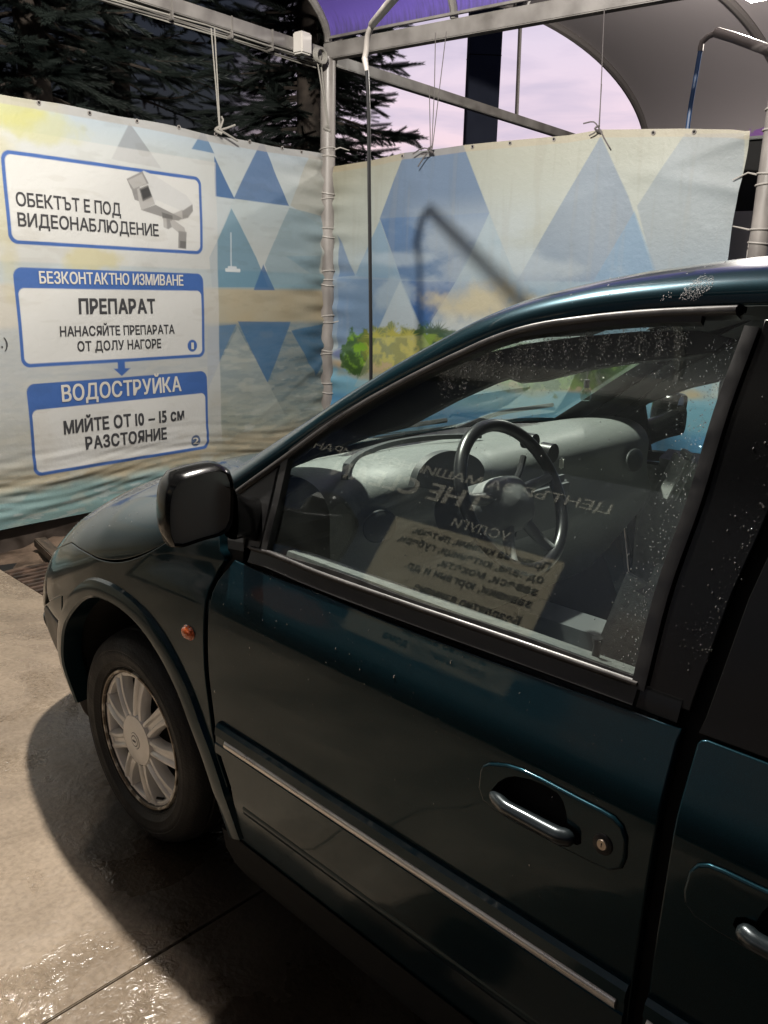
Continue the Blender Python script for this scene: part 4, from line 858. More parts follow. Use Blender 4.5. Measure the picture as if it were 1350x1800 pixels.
def top(u, q):
    """greenhouse skin: pillars, windscreen and roof; q = 0 at the frame line, pi/2 on the centre line"""
    s = np.sign(cos_(q)); yd = np.interp(u, _X, _YD); zd = np.interp(u, _X, _ZD); h = np.interp(u, _X, _H); n = np.interp(u, _X, _NN)
    return np.stack([u, s*yd*np.abs(cos_(q))**(2/n), zd+(h-zd)*np.abs(np.sin(q))**(2/n)], -1)
def cos_(q): return np.cos(q)
# front end loft: X along, s from sill (0) over the shoulder (.5) to the bonnet centre (1)
ZB = .22
_fx = [-.75, -.35, 0, .2, .4, .55, .66, .76, .84, .91, .96, .985, 1.0]
_fW = [.992, .992, .988, .975, .945, .91, .87, .81, .73, .60, .43, .27, .12]
_fzs = [1.0, .96, .84, .75, .66, .58, .53, .50, .48, .46, .45, .45, .45]
_fH = [1.255, 1.20, 1.128, 1.078, 1.022, .978, .935, .885, .835, .77, .71, .67, .64]
_fn = [3.4, 3.4, 3.3, 3.0, 2.7, 2.5, 2.4, 2.4, 2.4, 2.4, 2.4, 2.4, 2.4]
_FX = np.linspace(-.75, 1.0, 701)
fW, fzs, fH, fn = [_sm(np.interp(_FX, _fx, a), 10) for a in (_fW, _fzs, _fH, _fn)]
def front(u, s):
    w = np.interp(u, _FX, fW); zs = np.interp(u, _FX, fzs); h = np.interp(u, _FX, fH); n = np.interp(u, _FX, fn)
    s = np.asarray(s, float)
    zl = ZB+(zs-ZB)*np.minimum(s, .5)/.5; k = w/.992
    tk = np.clip((u-.15)/.5, 0, 1); tk = tk*tk*(3-2*tk)*np.clip((.50-zl)/.28, 0, 1.1)**1.2
    yl = prof(zl)*k*(1-.09*tk)
    a = np.clip((s-.5)*pi, 0, pi/2)
    y0 = prof(zs)*k
    yu = y0*np.cos(a)**(2/n); zu = zs+(h-zs)*np.sin(a)**(2/n)
    lo = s < .5
    return np.stack([u+0*s, np.where(lo, yl, yu), np.where(lo, zl, zu)], -1)
def s_of(u, z):
    """front-loft parameter at station u, height z on the near side"""
    ss = np.linspace(0, 1, 400); zz = front(np.full(400, u), ss)[:, 2]; return float(np.interp(z, zz, ss))
SM = 1.5   # metres per unit of s, so that panels are laid out in roughly metric space
def frontm(u, v): return front(u, np.clip(v/SM, 0, 1))
def topm(u, v): return top(u, v/.85)

def snormal(surf, u, v, e=2e-3, flip=None):
    a = surf(u+e, v)-surf(u-e, v); b = surf(u, v+e)-surf(u, v-e)
    n = np.cross(a, b); l = np.linalg.norm(n, axis=-1, keepdims=True); n = n/np.maximum(l, 1e-12)
    p = surf(u, v); ref = np.stack([p[..., 0]*0, p[..., 1], .35+0*p[..., 1]], -1)
    sg = np.sign((n*ref).sum(-1, keepdims=True)); sg[sg == 0] = 1
    return n*sg
def panel(name, P, surf, m, parent, h=.025, inset=.0035, rr=.0035, thick=.012, off=0, sides=(1,), holes=(), closedge=True):
    """a sheet cut to outline P (in the surface's own coordinates) with a rolled edge; sides: 1 near, -1 mirrored"""
    P = poly_resample(P, h)
    if sum(P[i][0]*P[(i+1) % len(P)][1]-P[(i+1) % len(P)][0]*P[i][1] for i in range(len(P))) < 0: P = P[::-1]
    d = np.roll(P, -1, 0)-np.roll(P, 1, 0); nrm = np.stack([d[:, 1], -d[:, 0]], -1); nrm /= np.maximum(np.linalg.norm(nrm, axis=1, keepdims=True), 1e-9)
    B = P-nrm*(inset+rr)
    loops = [B]
    lo = P.min(0); hi = P.max(0)
    gx, gy = np.meshgrid(np.arange(lo[0], hi[0], h), np.arange(lo[1], hi[1], h)); gx[1::2] += h/2
    g = np.stack([gx.ravel(), gy.ravel()], -1)
    k = inpoly(g[:, 0], g[:, 1], B)
    dm = np.full(len(g), 9.)
    H = [poly_resample(x, h) for x in holes]
    for L_ in [B]+H:
        for i in range(len(L_)):
            a, c = L_[i], L_[(i+1) % len(L_)]; ab = c-a; tt = np.clip(((g-a)@ab)/max(ab@ab, 1e-12), 0, 1)
            dm = np.minimum(dm, np.linalg.norm(g-a-tt[:, None]*ab, axis=1))
    for x in H: k &= ~inpoly(g[:, 0], g[:, 1], x)
    g = g[k & (dm > h*.4)]
    allp = list(B); edges = [(i, (i+1) % len(B)) for i in range(len(B))]
    for x in H:
        o = len(allp); allp += list(x); edges += [(o+i, o+(i+1) % len(x)) for i in range(len(x))]
    allp += list(g)
    vo, _, fo, *_r = delaunay_2d_cdt([Vector(q) for q in allp], edges, [], 1, 1e-6)
    uv = np.array([tuple(q) for q in vo]); nv = len(uv)
    V = surf(uv[:, 0], uv[:, 1]); Nn = snormal(surf, uv[:, 0], uv[:, 1]); V = V+Nn*off
    F = [list(f) for f in fo]
    if H:
        ce = np.array([uv[f].mean(0) for f in F]); dr = np.zeros(len(F), bool)
        for x in H: dr |= inpoly(ce[:, 0], ce[:, 1], x)
        F = [f for f, d_ in zip(F, dr) if not d_]
    # rolled rim on the outer loop
    bp = surf(B[:, 0], B[:, 1]); bn = snormal(surf, B[:, 0], B[:, 1]); bp = bp+bn*off
    T = np.roll(bp, -1, 0)-np.roll(bp, 1, 0); T /= np.maximum(np.linalg.norm(T, axis=1, keepdims=True), 1e-9)
    out = np.cross(T, bn)
    po = surf(P[:, 0], P[:, 1])+bn*off
    sg = np.sign(((po-bp)*out).sum(1)); sg[sg == 0] = 1; out = out*sg[:, None]
    nb = len(B); V0 = [V]; N0 = [Nn]; base = nv; prev = None
    rings = [(0, 0, bn), (rr*.5, -rr*.14, bn*.87+out*.5), (rr*.87, -rr*.5, bn*.5+out*.87), (rr, -rr, out), (rr, -thick, out)]
    for (o_, d_, n_) in rings:
        V0.append(bp+out*o_+bn*d_); N0.append(n_/np.linalg.norm(n_, axis=1, keepdims=True))
    for r in range(len(rings)-1):
        for i in range(nb):
            a = base+r*nb+i; b_ = base+r*nb+(i+1) % nb; F.append([a, b_, b_+nb, a+nb])
    V = np.vstack(V0); Nn = np.vstack(N0); res = []
    # make windings follow the normals
    FF = []
    for f in F:
        p0, p1, p2 = V[f[0]], V[f[1]], V[f[2]]; c = np.cross(p1-p0, p2-p0)
        FF.append(f if c@Nn[f].mean(0) >= 0 else f[::-1])
    for s in sides:
        v2 = V*np.array([1, s, 1]); n2 = Nn*np.array([1, s, 1]); f2 = FF if s > 0 else [f[::-1] for f in FF]
        res.append(obj(name, v2, f2, m, parent, normals=n2))
    return res
def strip(name, pts, nrm, profile, m, parent, sides=(1,), sharp=50, caps=True):
    """sweep a closed profile (across, out) along pts with surface normals nrm"""
    pts = np.array(pts); n = len(pts); T = np.gradient(pts, axis=0); T /= np.linalg.norm(T, axis=1, keepdims=True)
    nrm = np.array(nrm); nrm = nrm-T*(nrm*T).sum(1, keepdims=True); nrm /= np.linalg.norm(nrm, axis=1, keepdims=True)
    Bv = np.cross(nrm, T); k = len(profile); V = []
    for i in range(n):
        for (a, o) in profile: V.append(pts[i]+Bv[i]*a+nrm[i]*o)
    F = []
    for i in range(n-1):
        for j in range(k): F.append((i*k+j, i*k+(j+1) % k, (i+1)*k+(j+1) % k, (i+1)*k+j))
    if caps: F.append(tuple(range(k))[::-1]); F.append(tuple((n-1)*k+j for j in range(k)))
    V = np.array(V); r = []
    for s in sides:
        me = obj(name, V*np.array([1, s, 1]), F if s > 0 else [f[::-1] for f in F], m, parent)
        bm = bmesh.new(); bm.from_mesh(me.data); bmesh.ops.recalc_face_normals(bm, faces=bm.faces); bm.to_mesh(me.data); bm.free()
        me.data.polygons.foreach_set('use_smooth', [True]*len(me.data.polygons)); me.data.set_sharp_from_angle(angle=radians(sharp)); r.append(me)
    return r
def roundprof(w, h, n=5, base=0.):
    """half-round strip profile, width w, height h"""
    return [(-w/2, base)]+[(-w/2*cos(pi*i/n)*.98, base+h*(sin(pi*i/n)**.6)) for i in range(0, n+1)]+[(w/2, base)]
def sidepix(q):
    """survey pixel -> (X, Z) on the body side"""
    d = ray(*q); s = np.linspace(.4, 5, 6000); p = EYE+d*s[:, None]
    v = p[:, 1]-side(p[:, 0], p[:, 2])[:, 1]; i = int(np.argmax(v < 0)); return np.array([p[i, 0], p[i, 2]])
def sidepts(qs, step=None):
    a = np.array([sidepix(q) for q in qs]); return catmull(a, step) if step else a
def along_side(xz, off=0):
    p = side(xz[:, 0], xz[:, 1]); n = snormal(side, xz[:, 0], xz[:, 1]); return p+n*off, n

# ---- outlines measured on the near side
belt = sidepts([(413, 981), (452, 998), (568, 1041), (693, 1093), (900, 1170), (1090, 1237), (1201, 1276)], .03)
frontcut = sidepts([(413, 981), (381, 1020), (367, 1060), (363, 1116), (365, 1182), (373, 1249), (383, 1317), (394, 1353), (404, 1383)], .02)
# upper greenhouse line
glass_pts = sidepts([(511, 799), (492, 884), (471, 970)])
gl_bot = sidepts([(471, 970), (589, 1004), (713, 1052), (900, 1114), (1090, 1184), (1113, 1189)], .03)
gl_rear = sidepts([(1113, 1189), (1139, 1080), (1163, 1000), (1207, 878), (1254, 722), (1308, 574)], .03)
gl_top = sidepts([(1308, 574), (1314, 566), (1233, 565), (1130, 567), (1030, 576), (913, 592), (877, 603), (791, 640), (700, 681), (582, 747), (511, 799)], .03)
REARX = -1.641
door_poly = np.vstack([frontcut, [[frontcut[-1][0]-.02, .30]], [[-1.63, .30]], [[REARX, .6]], [[REARX, .9]], [[-1.637, belt[-1][1]]], belt[::-1][1:-1]])
BELTZ = float(belt[:, 1].mean())
# ---- door handle outlines
def hp(z): return np.array([sidepix((820+x/4.5, 1320+y/4.5)) for x, y in z])
bez = hp([(120, 150), (140, 105), (190, 85), (330, 97), (450, 135), (600, 205), (900, 365), (1080, 455), (1180, 515), (1245, 590), (1280, 690), (1272, 850), (1240, 925), (1150, 942), (1000, 880), (700, 728), (400, 568), (240, 470), (140, 385), (105, 280)])
hole0 = hp([(215, 300), (270, 235), (330, 200), (400, 190), (520, 212), (640, 262), (740, 322), (785, 390), (806, 470), (815, 560), (880, 600), (925, 660), (925, 720), (890, 735), (700, 640), (420, 470), (260, 380)])
hx = sidepix((1211, 1514))[0]; SH2 = hx-bez[:, 0].max()+.002
def htr(a, shift, mirror):
    a = np.array(a, float).copy()
    if mirror: a[:, 0] = 2*bez[:, 0].mean()-a[:, 0]
    a[:, 0] += shift; return a
def grow(P, k): c = P.mean(0); return c+(P-c)*k
# ---- door
def make_doors():
    for s in (1, -1):
        d = panel('front_door', door_poly, side, MAT['paint'], car, sides=(s,), thick=.02, holes=(grow(hole0, 1.04),) if s > 0 else ())[0]
        if s > 0: DOOR.append(d)
        else: FARDOOR.append(d)
DOOR = []; FARDOOR = []; make_doors(); door = DOOR[0]
# side window glass, slightly recessed
win_poly = np.vstack([gl_bot, gl_rear[1:], gl_top[1:-1], glass_pts[:-1]])
win = panel('side_window', win_poly, side, MAT['glass'], door, sides=(1,), off=-.006, rr=.001, inset=-.012, thick=.001, h=.03)[0]
panel('side_window', win_poly, side, MAT['glass'], FARDOOR[0], sides=(-1,), off=-.006, rr=.001, inset=-.012, thick=.001, h=.03)
# window frame: silver-black strip round the opening
fr_top = sidepts([(418, 860), (497, 803), (578, 744), (650, 699), (720, 661), (745, 648), (791, 626), (867, 592), (939, 570), (1030, 556), (1130, 546), (1246, 540), (1350, 537)], .02)
fr_top = fr_top[fr_top[:, 0] > -1.572]
pt, nn = along_side(fr_top, -.002)
strip('window_frame', pt, nn, [(-.014, -.02), (-.014, .004), (-.010, .007), (-.004, .008), (0, .006), (.004, -.002), (.016, -.003), (.021, -.006), (.021, -.03)][::1], MAT['belt'], door)
strip('frame_bead', pt, nn, [(-.012, .005), (-.010, .0095), (-.006, .0105), (-.003, .0095), (-.001, .004)], MAT['bright_strip'], door)
strip('window_frame', pt*np.array([1, -1, 1]), nn*np.array([1, -1, 1]), [(-.021, -.03), (-.021, -.004), (.014, .006), (.014, -.02)], MAT['black_trim'], FARDOOR[0])
# inner black seal lip along the top of the glass
gt = gl_top[3:]
pt, nn = along_side(gt, 0)
strip('window_seal', pt, nn, [(-.013, -.012), (-.013, .003), (.002, .001), (.004, -.012)], MAT['black_trim'], door)
# rear upright of the door frame
rr_ = np.stack([gl_rear[:, 0]-.011, gl_rear[:, 1]], -1)[2:]
rr_ = np.vstack([[gl_rear[0][0]-.011, BELTZ+.035], rr_])
pt, nn = along_side(rr_, 0)
strip('frame_upright', pt, nn, [(-.013, -.012), (-.012, .003), (-.004, .0045), (.009, .004), (.011, -.012)], MAT['black_trim'], door, sharp=30)
# quarter divider and the black triangle that carries the mirror
dv = sidepts([(504, 802), (486, 884), (464, 972)], .02)
pt, nn = along_side(dv, 0)
strip('window_divider', pt, nn, [(-.012, -.012), (-.011, .003), (.009, .003), (.011, -.012)], MAT['black_trim'], door)
tri = sidepts([(490, 812), (474, 884), (455, 968), (412, 960), (404, 930), (410, 870), (420, 862)])
panel('mirror_triangle', tri, side, MAT['black_trim'], door, off=-.001, rr=.002, inset=.001)
panel('mirror_triangle', tri, side, MAT['black_trim'], FARDOOR[0], off=-.001, rr=.002, inset=.001, sides=(-1,))
# belt moulding
bm_c = sidepts([(440, 976), (470, 984), (556, 1020), (698, 1072), (905, 1145), (1090, 1211), (1118, 1221)], .03)
pt, nn = along_side(bm_c, .0)
strip('belt_moulding', pt, nn, [(.022, -.012), (.021, .002), (.017, .006), (.013, .006), (.010, .001), (-.006, .002), (-.016, .004), (-.021, -.012)], MAT['belt'], door, sharp=35)
strip('belt_ridge', pt, nn, [(.0195, .004), (.0185, .0085), (.0165, .0095), (.0140, .0085), (.013, .004)], MAT['bright_strip'], door, sharp=50)
strip('belt_moulding', pt*np.array([1, -1, 1]), nn*np.array([1, -1, 1]), [(-.02, -.012), (-.016, .008), (.017, .006), (.02, -.012)], MAT['black_trim'], FARDOOR[0])
bm2 = sidepts([(1124, 1223), (1160, 1237), (1196, 1250)], .02)
pt, nn = along_side(bm2, .0)
strip('moulding_end', pt, nn, [(.022, -.012), (.018, .000), (.010, .002), (-.017, .001), (-.021, -.012)], MAT['gloss_black'], door, sharp=35)
gk = sidepts([(474, 975), (589, 1009), (713, 1056), (900, 1118), (1090, 1188), (1112, 1195)], .03)
pt, nn = along_side(gk, -.003)
strip('window_seal', pt, nn, [(.007, -.012), (.006, .004), (-.008, .004), (-.010, -.012)], MAT['black_trim'], door)
# lower cladding with bright insert
def hline(x0, x1, z, step=.04, off=0):
    x = np.arange(x0, x1, -step); x = np.append(x, x1); a = np.stack([x, np.full(len(x), z)], -1); return along_side(a, off)
def cladding(parent, x0, x1, nose, cx0, cx1):
    xs = np.linspace(x0, x1, 30); pt, nn = along_side(np.stack([xs, np.full(30, .600)], -1))
    w = np.ones(30)
    pr = [(.046, -.01), (.044, .006), (.036, .013), (.017, .016), (.015, .013), (-.003, .013), (-.006, .016), (-.030, .015), (-.040, .006), (-.044, -.01)]
    strip('side_moulding', pt, nn, pr, MAT['paint'], parent, sharp=28)
    pt, nn = hline(cx0, cx1, .606, off=.012)
    strip('chrome_strip', pt, nn, [(.0105, -.003), (.0095, .004), (.004, .0075), (-.003, .0075), (-.0085, .004), (-.0105, -.003)], MAT['chrome'], parent, sharp=60)
cladding(door, -.585, -1.635, 1, -.625, -1.622)
pt, nn = hline(-.66, -1.63, .44, off=.0)
strip('sill_rib', pt, nn, [(.016, -.004), (.008, .0025), (-.008, .0025), (-.016, -.004)], MAT['paint'], door)
def handle_set(parent, shift, lock=True, mirror=False):
    tr = lambda a: htr(a, shift, mirror)
    hole = tr(hole0)
    b_ = panel('handle_bezel', tr(bez), side, MAT['paint'], parent, h=.008, off=.006, rr=.005, inset=0, thick=.012, holes=(hole,))[0]
    # recess bowl
    c = hole.mean(0); rings = []; 
    for sc, dp in ((1.03, .004), (1.0, -.004), (.93, -.022), (.7, -.034), (.3, -.038)):
        a = c+(hole-c)*sc; p = side(a[:, 0], a[:, 1])+snormal(side, a[:, 0], a[:, 1])*dp; rings.append(p)
    nb = len(hole); V = np.vstack(rings+[rings[-1].mean(0)[None]]); F = []
    for r in range(len(rings)-1):
        for i in range(nb): F.append((r*nb+i, (r+1)*nb+i, (r+1)*nb+(i+1) % nb, r*nb+(i+1) % nb))
    for i in range(nb): F.append(((len(rings)-1)*nb+i, len(V)-1, (len(rings)-1)*nb+(i+1) % nb))
    obj('handle_recess', V, F, MAT['gap'], parent, smooth=True)
    # pull bar
    ax = tr(hp([(212, 318), (300, 372), (420, 440), (560, 515), (700, 590), (820, 650), (890, 678)]))
    ax = catmull(ax, .004); p = side(ax[:, 0], ax[:, 1]); n = snormal(side, ax[:, 0], ax[:, 1]); m = len(ax)
    tt = np.linspace(0, 1, m); prf = np.clip(np.minimum(tt/.12, (1-tt)/.06), 0, 1)**.5; rad = .0035+.0105*prf*(.75+.25*tt)
    mb = MB(); mb.tube([p[i]+n[i]*(.006+.014*min(1, 4*tt[i], 5*(1-tt[i])+.3)) for i in range(m)], list(rad), 12)
    mb.build('pull_bar', MAT['handle_paint'], parent)
    if lock:
        lc = hp([(1095, 725)])[0]; lc = np.array([lc[0]+shift, lc[1]]); P0 = side(lc[:1], lc[1:])[0]; n0 = snormal(side, lc[:1], lc[1:])[0]
        def disc(name, r, o1, o2, m_):
            u = np.cross(n0, [0, 0, 1.]); u /= np.linalg.norm(u); w = np.cross(n0, u); V = []; k = 24
            for rr2, oo in ((r*1.12, o1), (r*1.05, o2-.001), (r*.95, o2), (r*.3, o2), (0.0001, o2)):
                for i in range(k): A = 2*pi*i/k; V.append(P0+n0*oo+rr2*(cos(A)*u+sin(A)*w))
            F = [(r2*k+i, r2*k+(i+1) % k, (r2+1)*k+(i+1) % k, (r2+1)*k+i) for r2 in range(4) for i in range(k)]
            o = obj(name, V, F, m_, parent, smooth=True, sharp=40)
            bm = bmesh.new(); bm.from_mesh(o.data); bmesh.ops.recalc_face_normals(bm, faces=bm.faces); bm.to_mesh(o.data); bm.free(); return o
        disc('lock_surround', .0155, .004, .0085, MAT['black_trim']); disc('key_lock', .0078, .008, .0105, MAT['brass'])
        u = np.array([1., 0, 0]); MB().box(P0+n0*.0106, (.0016, .0012, .007), bev=.0003).build('key_slot', MAT['gap'], parent)
handle_set(door, 0)
# ---- sliding door and rear quarter
sl_top = sidepts([(1211, 1286), (1260, 1302), (1350, 1331)])
zt = float(sl_top[:, 1].mean())
sl_poly = np.array([(-1.657, zt-.012), (-1.662, zt-.004), (-1.672, zt), (-2.75, zt+.01), (-2.76, .30), (-1.66, .30), (-1.658, .6)])
sdoor = panel('sliding_door', sl_poly, side, MAT['paint'], car, thick=.02, holes=(grow(htr(hole0, SH2, True), 1.04),))[0]
panel('sliding_door', sl_poly, side, MAT['paint'], car, sides=(-1,), thick=.02, h=.08)
cladding(sdoor, -1.665, -2.74, 0, -1.672, -2.72)
handle_set(sdoor, SH2, lock=False, mirror=True)
q_poly = np.array([(-2.775, .98), (-2.775, zt+.01), (-3.86, zt+.01), (-3.88, .5), (-3.80, .32), (-3.28, .32)]+[(-2.9+.38*cos(A), .34+.40*sin(A)) for A in np.linspace(-.05, pi+.05, 22)][0:]+[(-2.775, .60)])
q_poly = np.array([(-2.775, zt+.01), (-3.86, zt+.01), (-3.88, .5), (-3.80, .32), (-3.30, .32)]+[(-2.92-.38*cos(A), .34+.40*sin(A)) for A in np.linspace(.05, pi-1.2, 18)]+[(-2.775, .70)])
for s in (1, -1): panel('rear_quarter', q_poly, side, MAT['paint'], car, sides=(s,), h=.06)
# black pillar applique and dark rear side glass
gz = np.linspace(BELTZ+.03, 1.60, 14)
gapx = np.interp(gz, [1.04, 1.23, 1.33, 1.6], [-1.640, -1.655, -1.672, -1.700])
gr = np.interp(gz, gl_rear[:, 1], gl_rear[:, 0])-.026
bp_poly = np.vstack([np.stack([gr, gz], -1), np.stack([gapx+.002, gz], -1)[::-1]])
for s in (1, -1): panel('pillar_applique', bp_poly, side, MAT['gloss_black'], DOOR[0] if s > 0 else FARDOOR[0], sides=(s,), rr=.002, inset=.001)
rg = np.vstack([np.stack([gapx-.016, gz], -1), [[-3.70, 1.585]], [[-3.80, 1.3]], [[-3.83, BELTZ+.02]], [[-1.656, BELTZ+.005]]])
panel('rear_side_glass', rg, side, MAT['gloss_black'], car, rr=.002, off=-.002, h=.05)
panel('rear_side_glass', rg, side, MAT['privacy'], car, rr=.002, off=-.002, h=.08, sides=(-1,))
# ---- roof, pillars, windscreen
def qe(u): return np.interp(u, [-1.2, -1.06, -.3], [.60, .50, .42])
xs = np.linspace(-.46, -1.07, 26)
ap = np.vstack([np.stack([xs, 0*xs+.0], -1), np.stack([xs, .85*qe(xs)], -1)[::-1]])
roofx = np.linspace(-1.07, -3.84, 60)
# roof, with both pillars running down from it, is one skin
xr = np.linspace(-.46, -3.84, 90)
WX = -1.09
cen = np.linspace(.85*.50, .85*(pi-.50), 24)
edgeA = np.stack([xr, 0*xr], -1)
edgeB = np.stack([xr, 0*xr+.85*pi], -1)[::-1]
wsb = np.linspace(-.46, WX, 24)
arc = np.stack([np.interp(np.abs(cen/.85-pi/2), [0, pi/2-.5], [-1.115, WX]), cen], -1)
roof_poly = np.vstack([edgeA, edgeB, np.stack([wsb, .85*(pi-qe(wsb))], -1)[0:], arc[::-1][1:-1], np.stack([wsb, .85*qe(wsb)], -1)[::-1]])
roof = panel('roof', roof_poly, topm, MAT['paint'], car, h=.028, rr=.006, inset=0, thick=.02)[0]
# windscreen
wsb2 = np.linspace(-.30, WX-.002, 30)
ws_poly = np.vstack([np.stack([wsb2, .85*(qe(wsb2)+.01)], -1), arc[1:-1]+np.array([.004, 0]), np.stack([wsb2, .85*(pi-qe(wsb2)-.01)], -1)[::-1]])
ws = panel('windscreen', ws_poly, topm, MAT['windshield'], car, h=.05, rr=.001, inset=0, thick=.001, off=-.006)[0]
# drip gutter shadow line between roof and door frame
pt, nn = along_side(fr_top+np.array([0, .012]), -.012)
strip('roof_gutter', pt, nn, [(-.012, -.02), (-.012, .0), (.012, .0), (.012, -.02)], MAT['gap'], car, sides=(1, -1))
# ---- front wing, bonnet, bumper, lamps
arch = catmull(np.array([(.352, .30), (.335, .45), (.28, .58), (.19, .68), (.06, .77), (-.06, .795), (-.20, .785), (-.32, .74), (-.42, .66), (-.50, .55), (-.555, .44), (-.59, .33)]), .02)
def fs(x, z): return (x, SM*s_of(x, z))
fc = [fs(x+.011, z) for x, z in frontcut if z > .34]
cut = [(.26, .598), (.219, .588), (.077, .543), (-.012, .520), (-.133, .512), (-.264, .520), (-.36, .545), (-.43, .60), (-.47, .67)]
cut = catmull(np.array([(x, SM*v) for x, v in cut]), .03)
lampU = catmull(np.array([(.26, SM*.598), (.37, SM*.605), (.50, SM*.615), (.66, SM*.64), (.78, SM*.665), (.88, SM*.675), (.94, SM*.64)]), .03)
lampL = catmull(np.array([(.075, SM*.528), (.14, SM*.506), (.25, SM*.494), (.42, SM*.492), (.62, SM*.497), (.80, SM*.50), (.93, SM*.53)]), .03)
def dedupe(P):
    o = [P[0]]
    for q in P[1:]:
        if np.hypot(q[0]-o[-1][0], q[1]-o[-1][1]) > .004: o.append(q)
    return np.array(o)
G = .0012
LX = .50
wing = fc[::-1]+[fs(-.545, 1.045)]+[(-.50, SM*.665)]+[(x, v-G) for x, v in cut[::-1]]+[(x, v-G) for x, v in lampU if .27 < x < LX]+[(LX, SM*.56), (LX-.02, SM*.51)]+[(x, v+G) for x, v in lampL[::-1] if .29 < x < LX-.02]+[fs(.285, .70), fs(.305, .60), fs(.345, .45), fs(.355, .33)]+[fs(x, z) for x, z in arch if x < .345]
wing = dedupe(wing)
for s in (1, -1): panel('front_wing', wing, frontm, MAT['paint'], car, sides=(s,), h=.022, thick=.03, inset=.001)
hood = np.vstack([cut[::-1]+np.array([0, G]), lampU[1:]+np.array([0, G]), [(.955, SM*.80), (.95, SM*.90), (.935, SM*1.0)], [(-.26, SM*1.0), (-.29, SM*.9), (-.36, SM*.8)]])
for s in (1, -1): panel('bonnet', dedupe(hood), frontm, MAT['paint'], car, sides=(s,), h=.026, inset=.0, rr=.0025)
lamp_ = dedupe(np.vstack([[(LX+.002, SM*.512)], lampL[lampL[:, 0] > LX+.02], lampU[lampU[:, 0] > LX+.02][::-1], [(LX+.004, SM*.605), (LX+.004, SM*.56)]]))
for s in (1, -1): panel('headlamp', lamp_, frontm, MAT['lens'], car, sides=(s,), h=.02, rr=.004, inset=.002)
skz = .585
bum = dedupe(np.array([fs(.312, .605), fs(.295, .70)]+[(x, v-G) for x, v in lampL if x > .28]+[(.965, SM*.61), (.995, SM*.61), (.998, SM*s_of(.99, .60))]+[(x, SM*min(.492, s_of(x, skz+.012))) for x in np.linspace(.97, .33, 24)]))
for s in (1, -1): panel('front_bumper', bum, frontm, MAT['paint'], car, sides=(s,), h=.022, thick=.03, inset=.001)
skt = np.array([fs(.350, .32), fs(.338, .45), fs(.315, skz)]+[(x, SM*min(.488, s_of(x, skz))) for x in np.linspace(.34, .99, 24)]+[(.998, 0), (.36, 0)])
for s in (1, -1): panel('bumper_skirt', dedupe(skt), frontm, MAT['skirt'], car, sides=(s,), h=.022, thick=.03, inset=.001)
fog = np.array([(.70+.075*cos(A), SM*.41+.065*sin(A)*1.2) for A in np.linspace(0, 2*pi, 24, endpoint=False)])
for s in (1, -1): panel('fog_lamp', fog, frontm, MAT['lens'], car, sides=(s,), h=.02, off=.006, rr=.006, inset=0)
gri = np.array([(.962, SM*.63), (.955, SM*.78), (.965, SM*.90), (.95, SM*.99), (.999, SM*.99), (.999, SM*.63)])
for s in (1, -1): panel('grille', gri, frontm, MAT['black_trim'], car, sides=(s,), h=.02)
V = []; F = []; us = np.linspace(-.60, .96, 60); ss = np.linspace(.47, .80, 16)
for u in us:
    sv = np.maximum(ss, .47); p = front(np.full(16, u), sv); n_ = snormal(front, np.full(16, u), sv); V += list(p-n_*.022)
for i in range(59):
    for k in range(15): F.append((i*16+k, i*16+k+1, (i+1)*16+k+1, (i+1)*16+k))
for s in (1, -1): obj('inner_wing', np.array(V)*np.array([1, s, 1]), F, MAT['gap'], car)
# wheel-arch flare and dark liner
ap_ = np.array([front(np.array([x]), np.array([s_of(x, z)]))[0] for x, z in arch]); an_ = np.array([snormal(frontm, np.array([x]), np.array([SM*s_of(x, z)]))[0] for x, z in arch])
strip('arch_flare', ap_, an_, [(-.006, -.05), (-.006, .006), (0, .012), (.022, .0135), (.043, .009), (.052, -.004)], MAT['paint'], car, sides=(1, -1), sharp=35)
V = []; F = []
for i, (x, z) in enumerate(arch):
    y = ap_[i][1]
    for yy in (y-.03, y-.20, .52): V.append((x*1.0, yy, z))
for i in range(len(arch)-1):
    for k in range(2): F.append((i*3+k, i*3+k+1, (i+1)*3+k+1, (i+1)*3+k))
b0 = len(V); V += [(x, .53, z) for x, z in arch]; F.append(tuple(b0+i for i in range(len(arch))))
for s in (1, -1): obj('wheel_liner', np.array(V)*np.array([1, s, 1]), F, MAT['gap'], car)
# orange side repeater
rc = sidepix((331, 1112)); P0 = front(np.array([rc[0]]), np.array([s_of(rc[0], rc[1])]))[0]; n0 = snormal(frontm, np.array([rc[0]]), np.array([SM*s_of(rc[0], rc[1])]))[0]
def dome(name, P0, n0, a, b, h, m, parent, n=28):
    u = np.cross([0, 0, 1.], n0); u /= np.linalg.norm(u); w = np.cross(n0, u); V = []; F = []
    R = [(1.12, -.004), (1.1, .001), (1.0, .0015), (.97, .3*h), (.85, .65*h), (.6, .88*h), (.3, .98*h), (.01, h)]
    for sc, o in R:
        for i in range(n): A = 2*pi*i/n; V.append(P0+n0*o+u*a*sc*cos(A)+w*b*sc*sin(A))
    for r in range(len(R)-1):
        for i in range(n): F.append((r*n+i, r*n+(i+1) % n, (r+1)*n+(i+1) % n, (r+1)*n+i))
    return obj(name, V, F, m, parent, smooth=True)
dome('side_repeater', P0, n0, .024, .0165, .012, MAT['amber'], car)
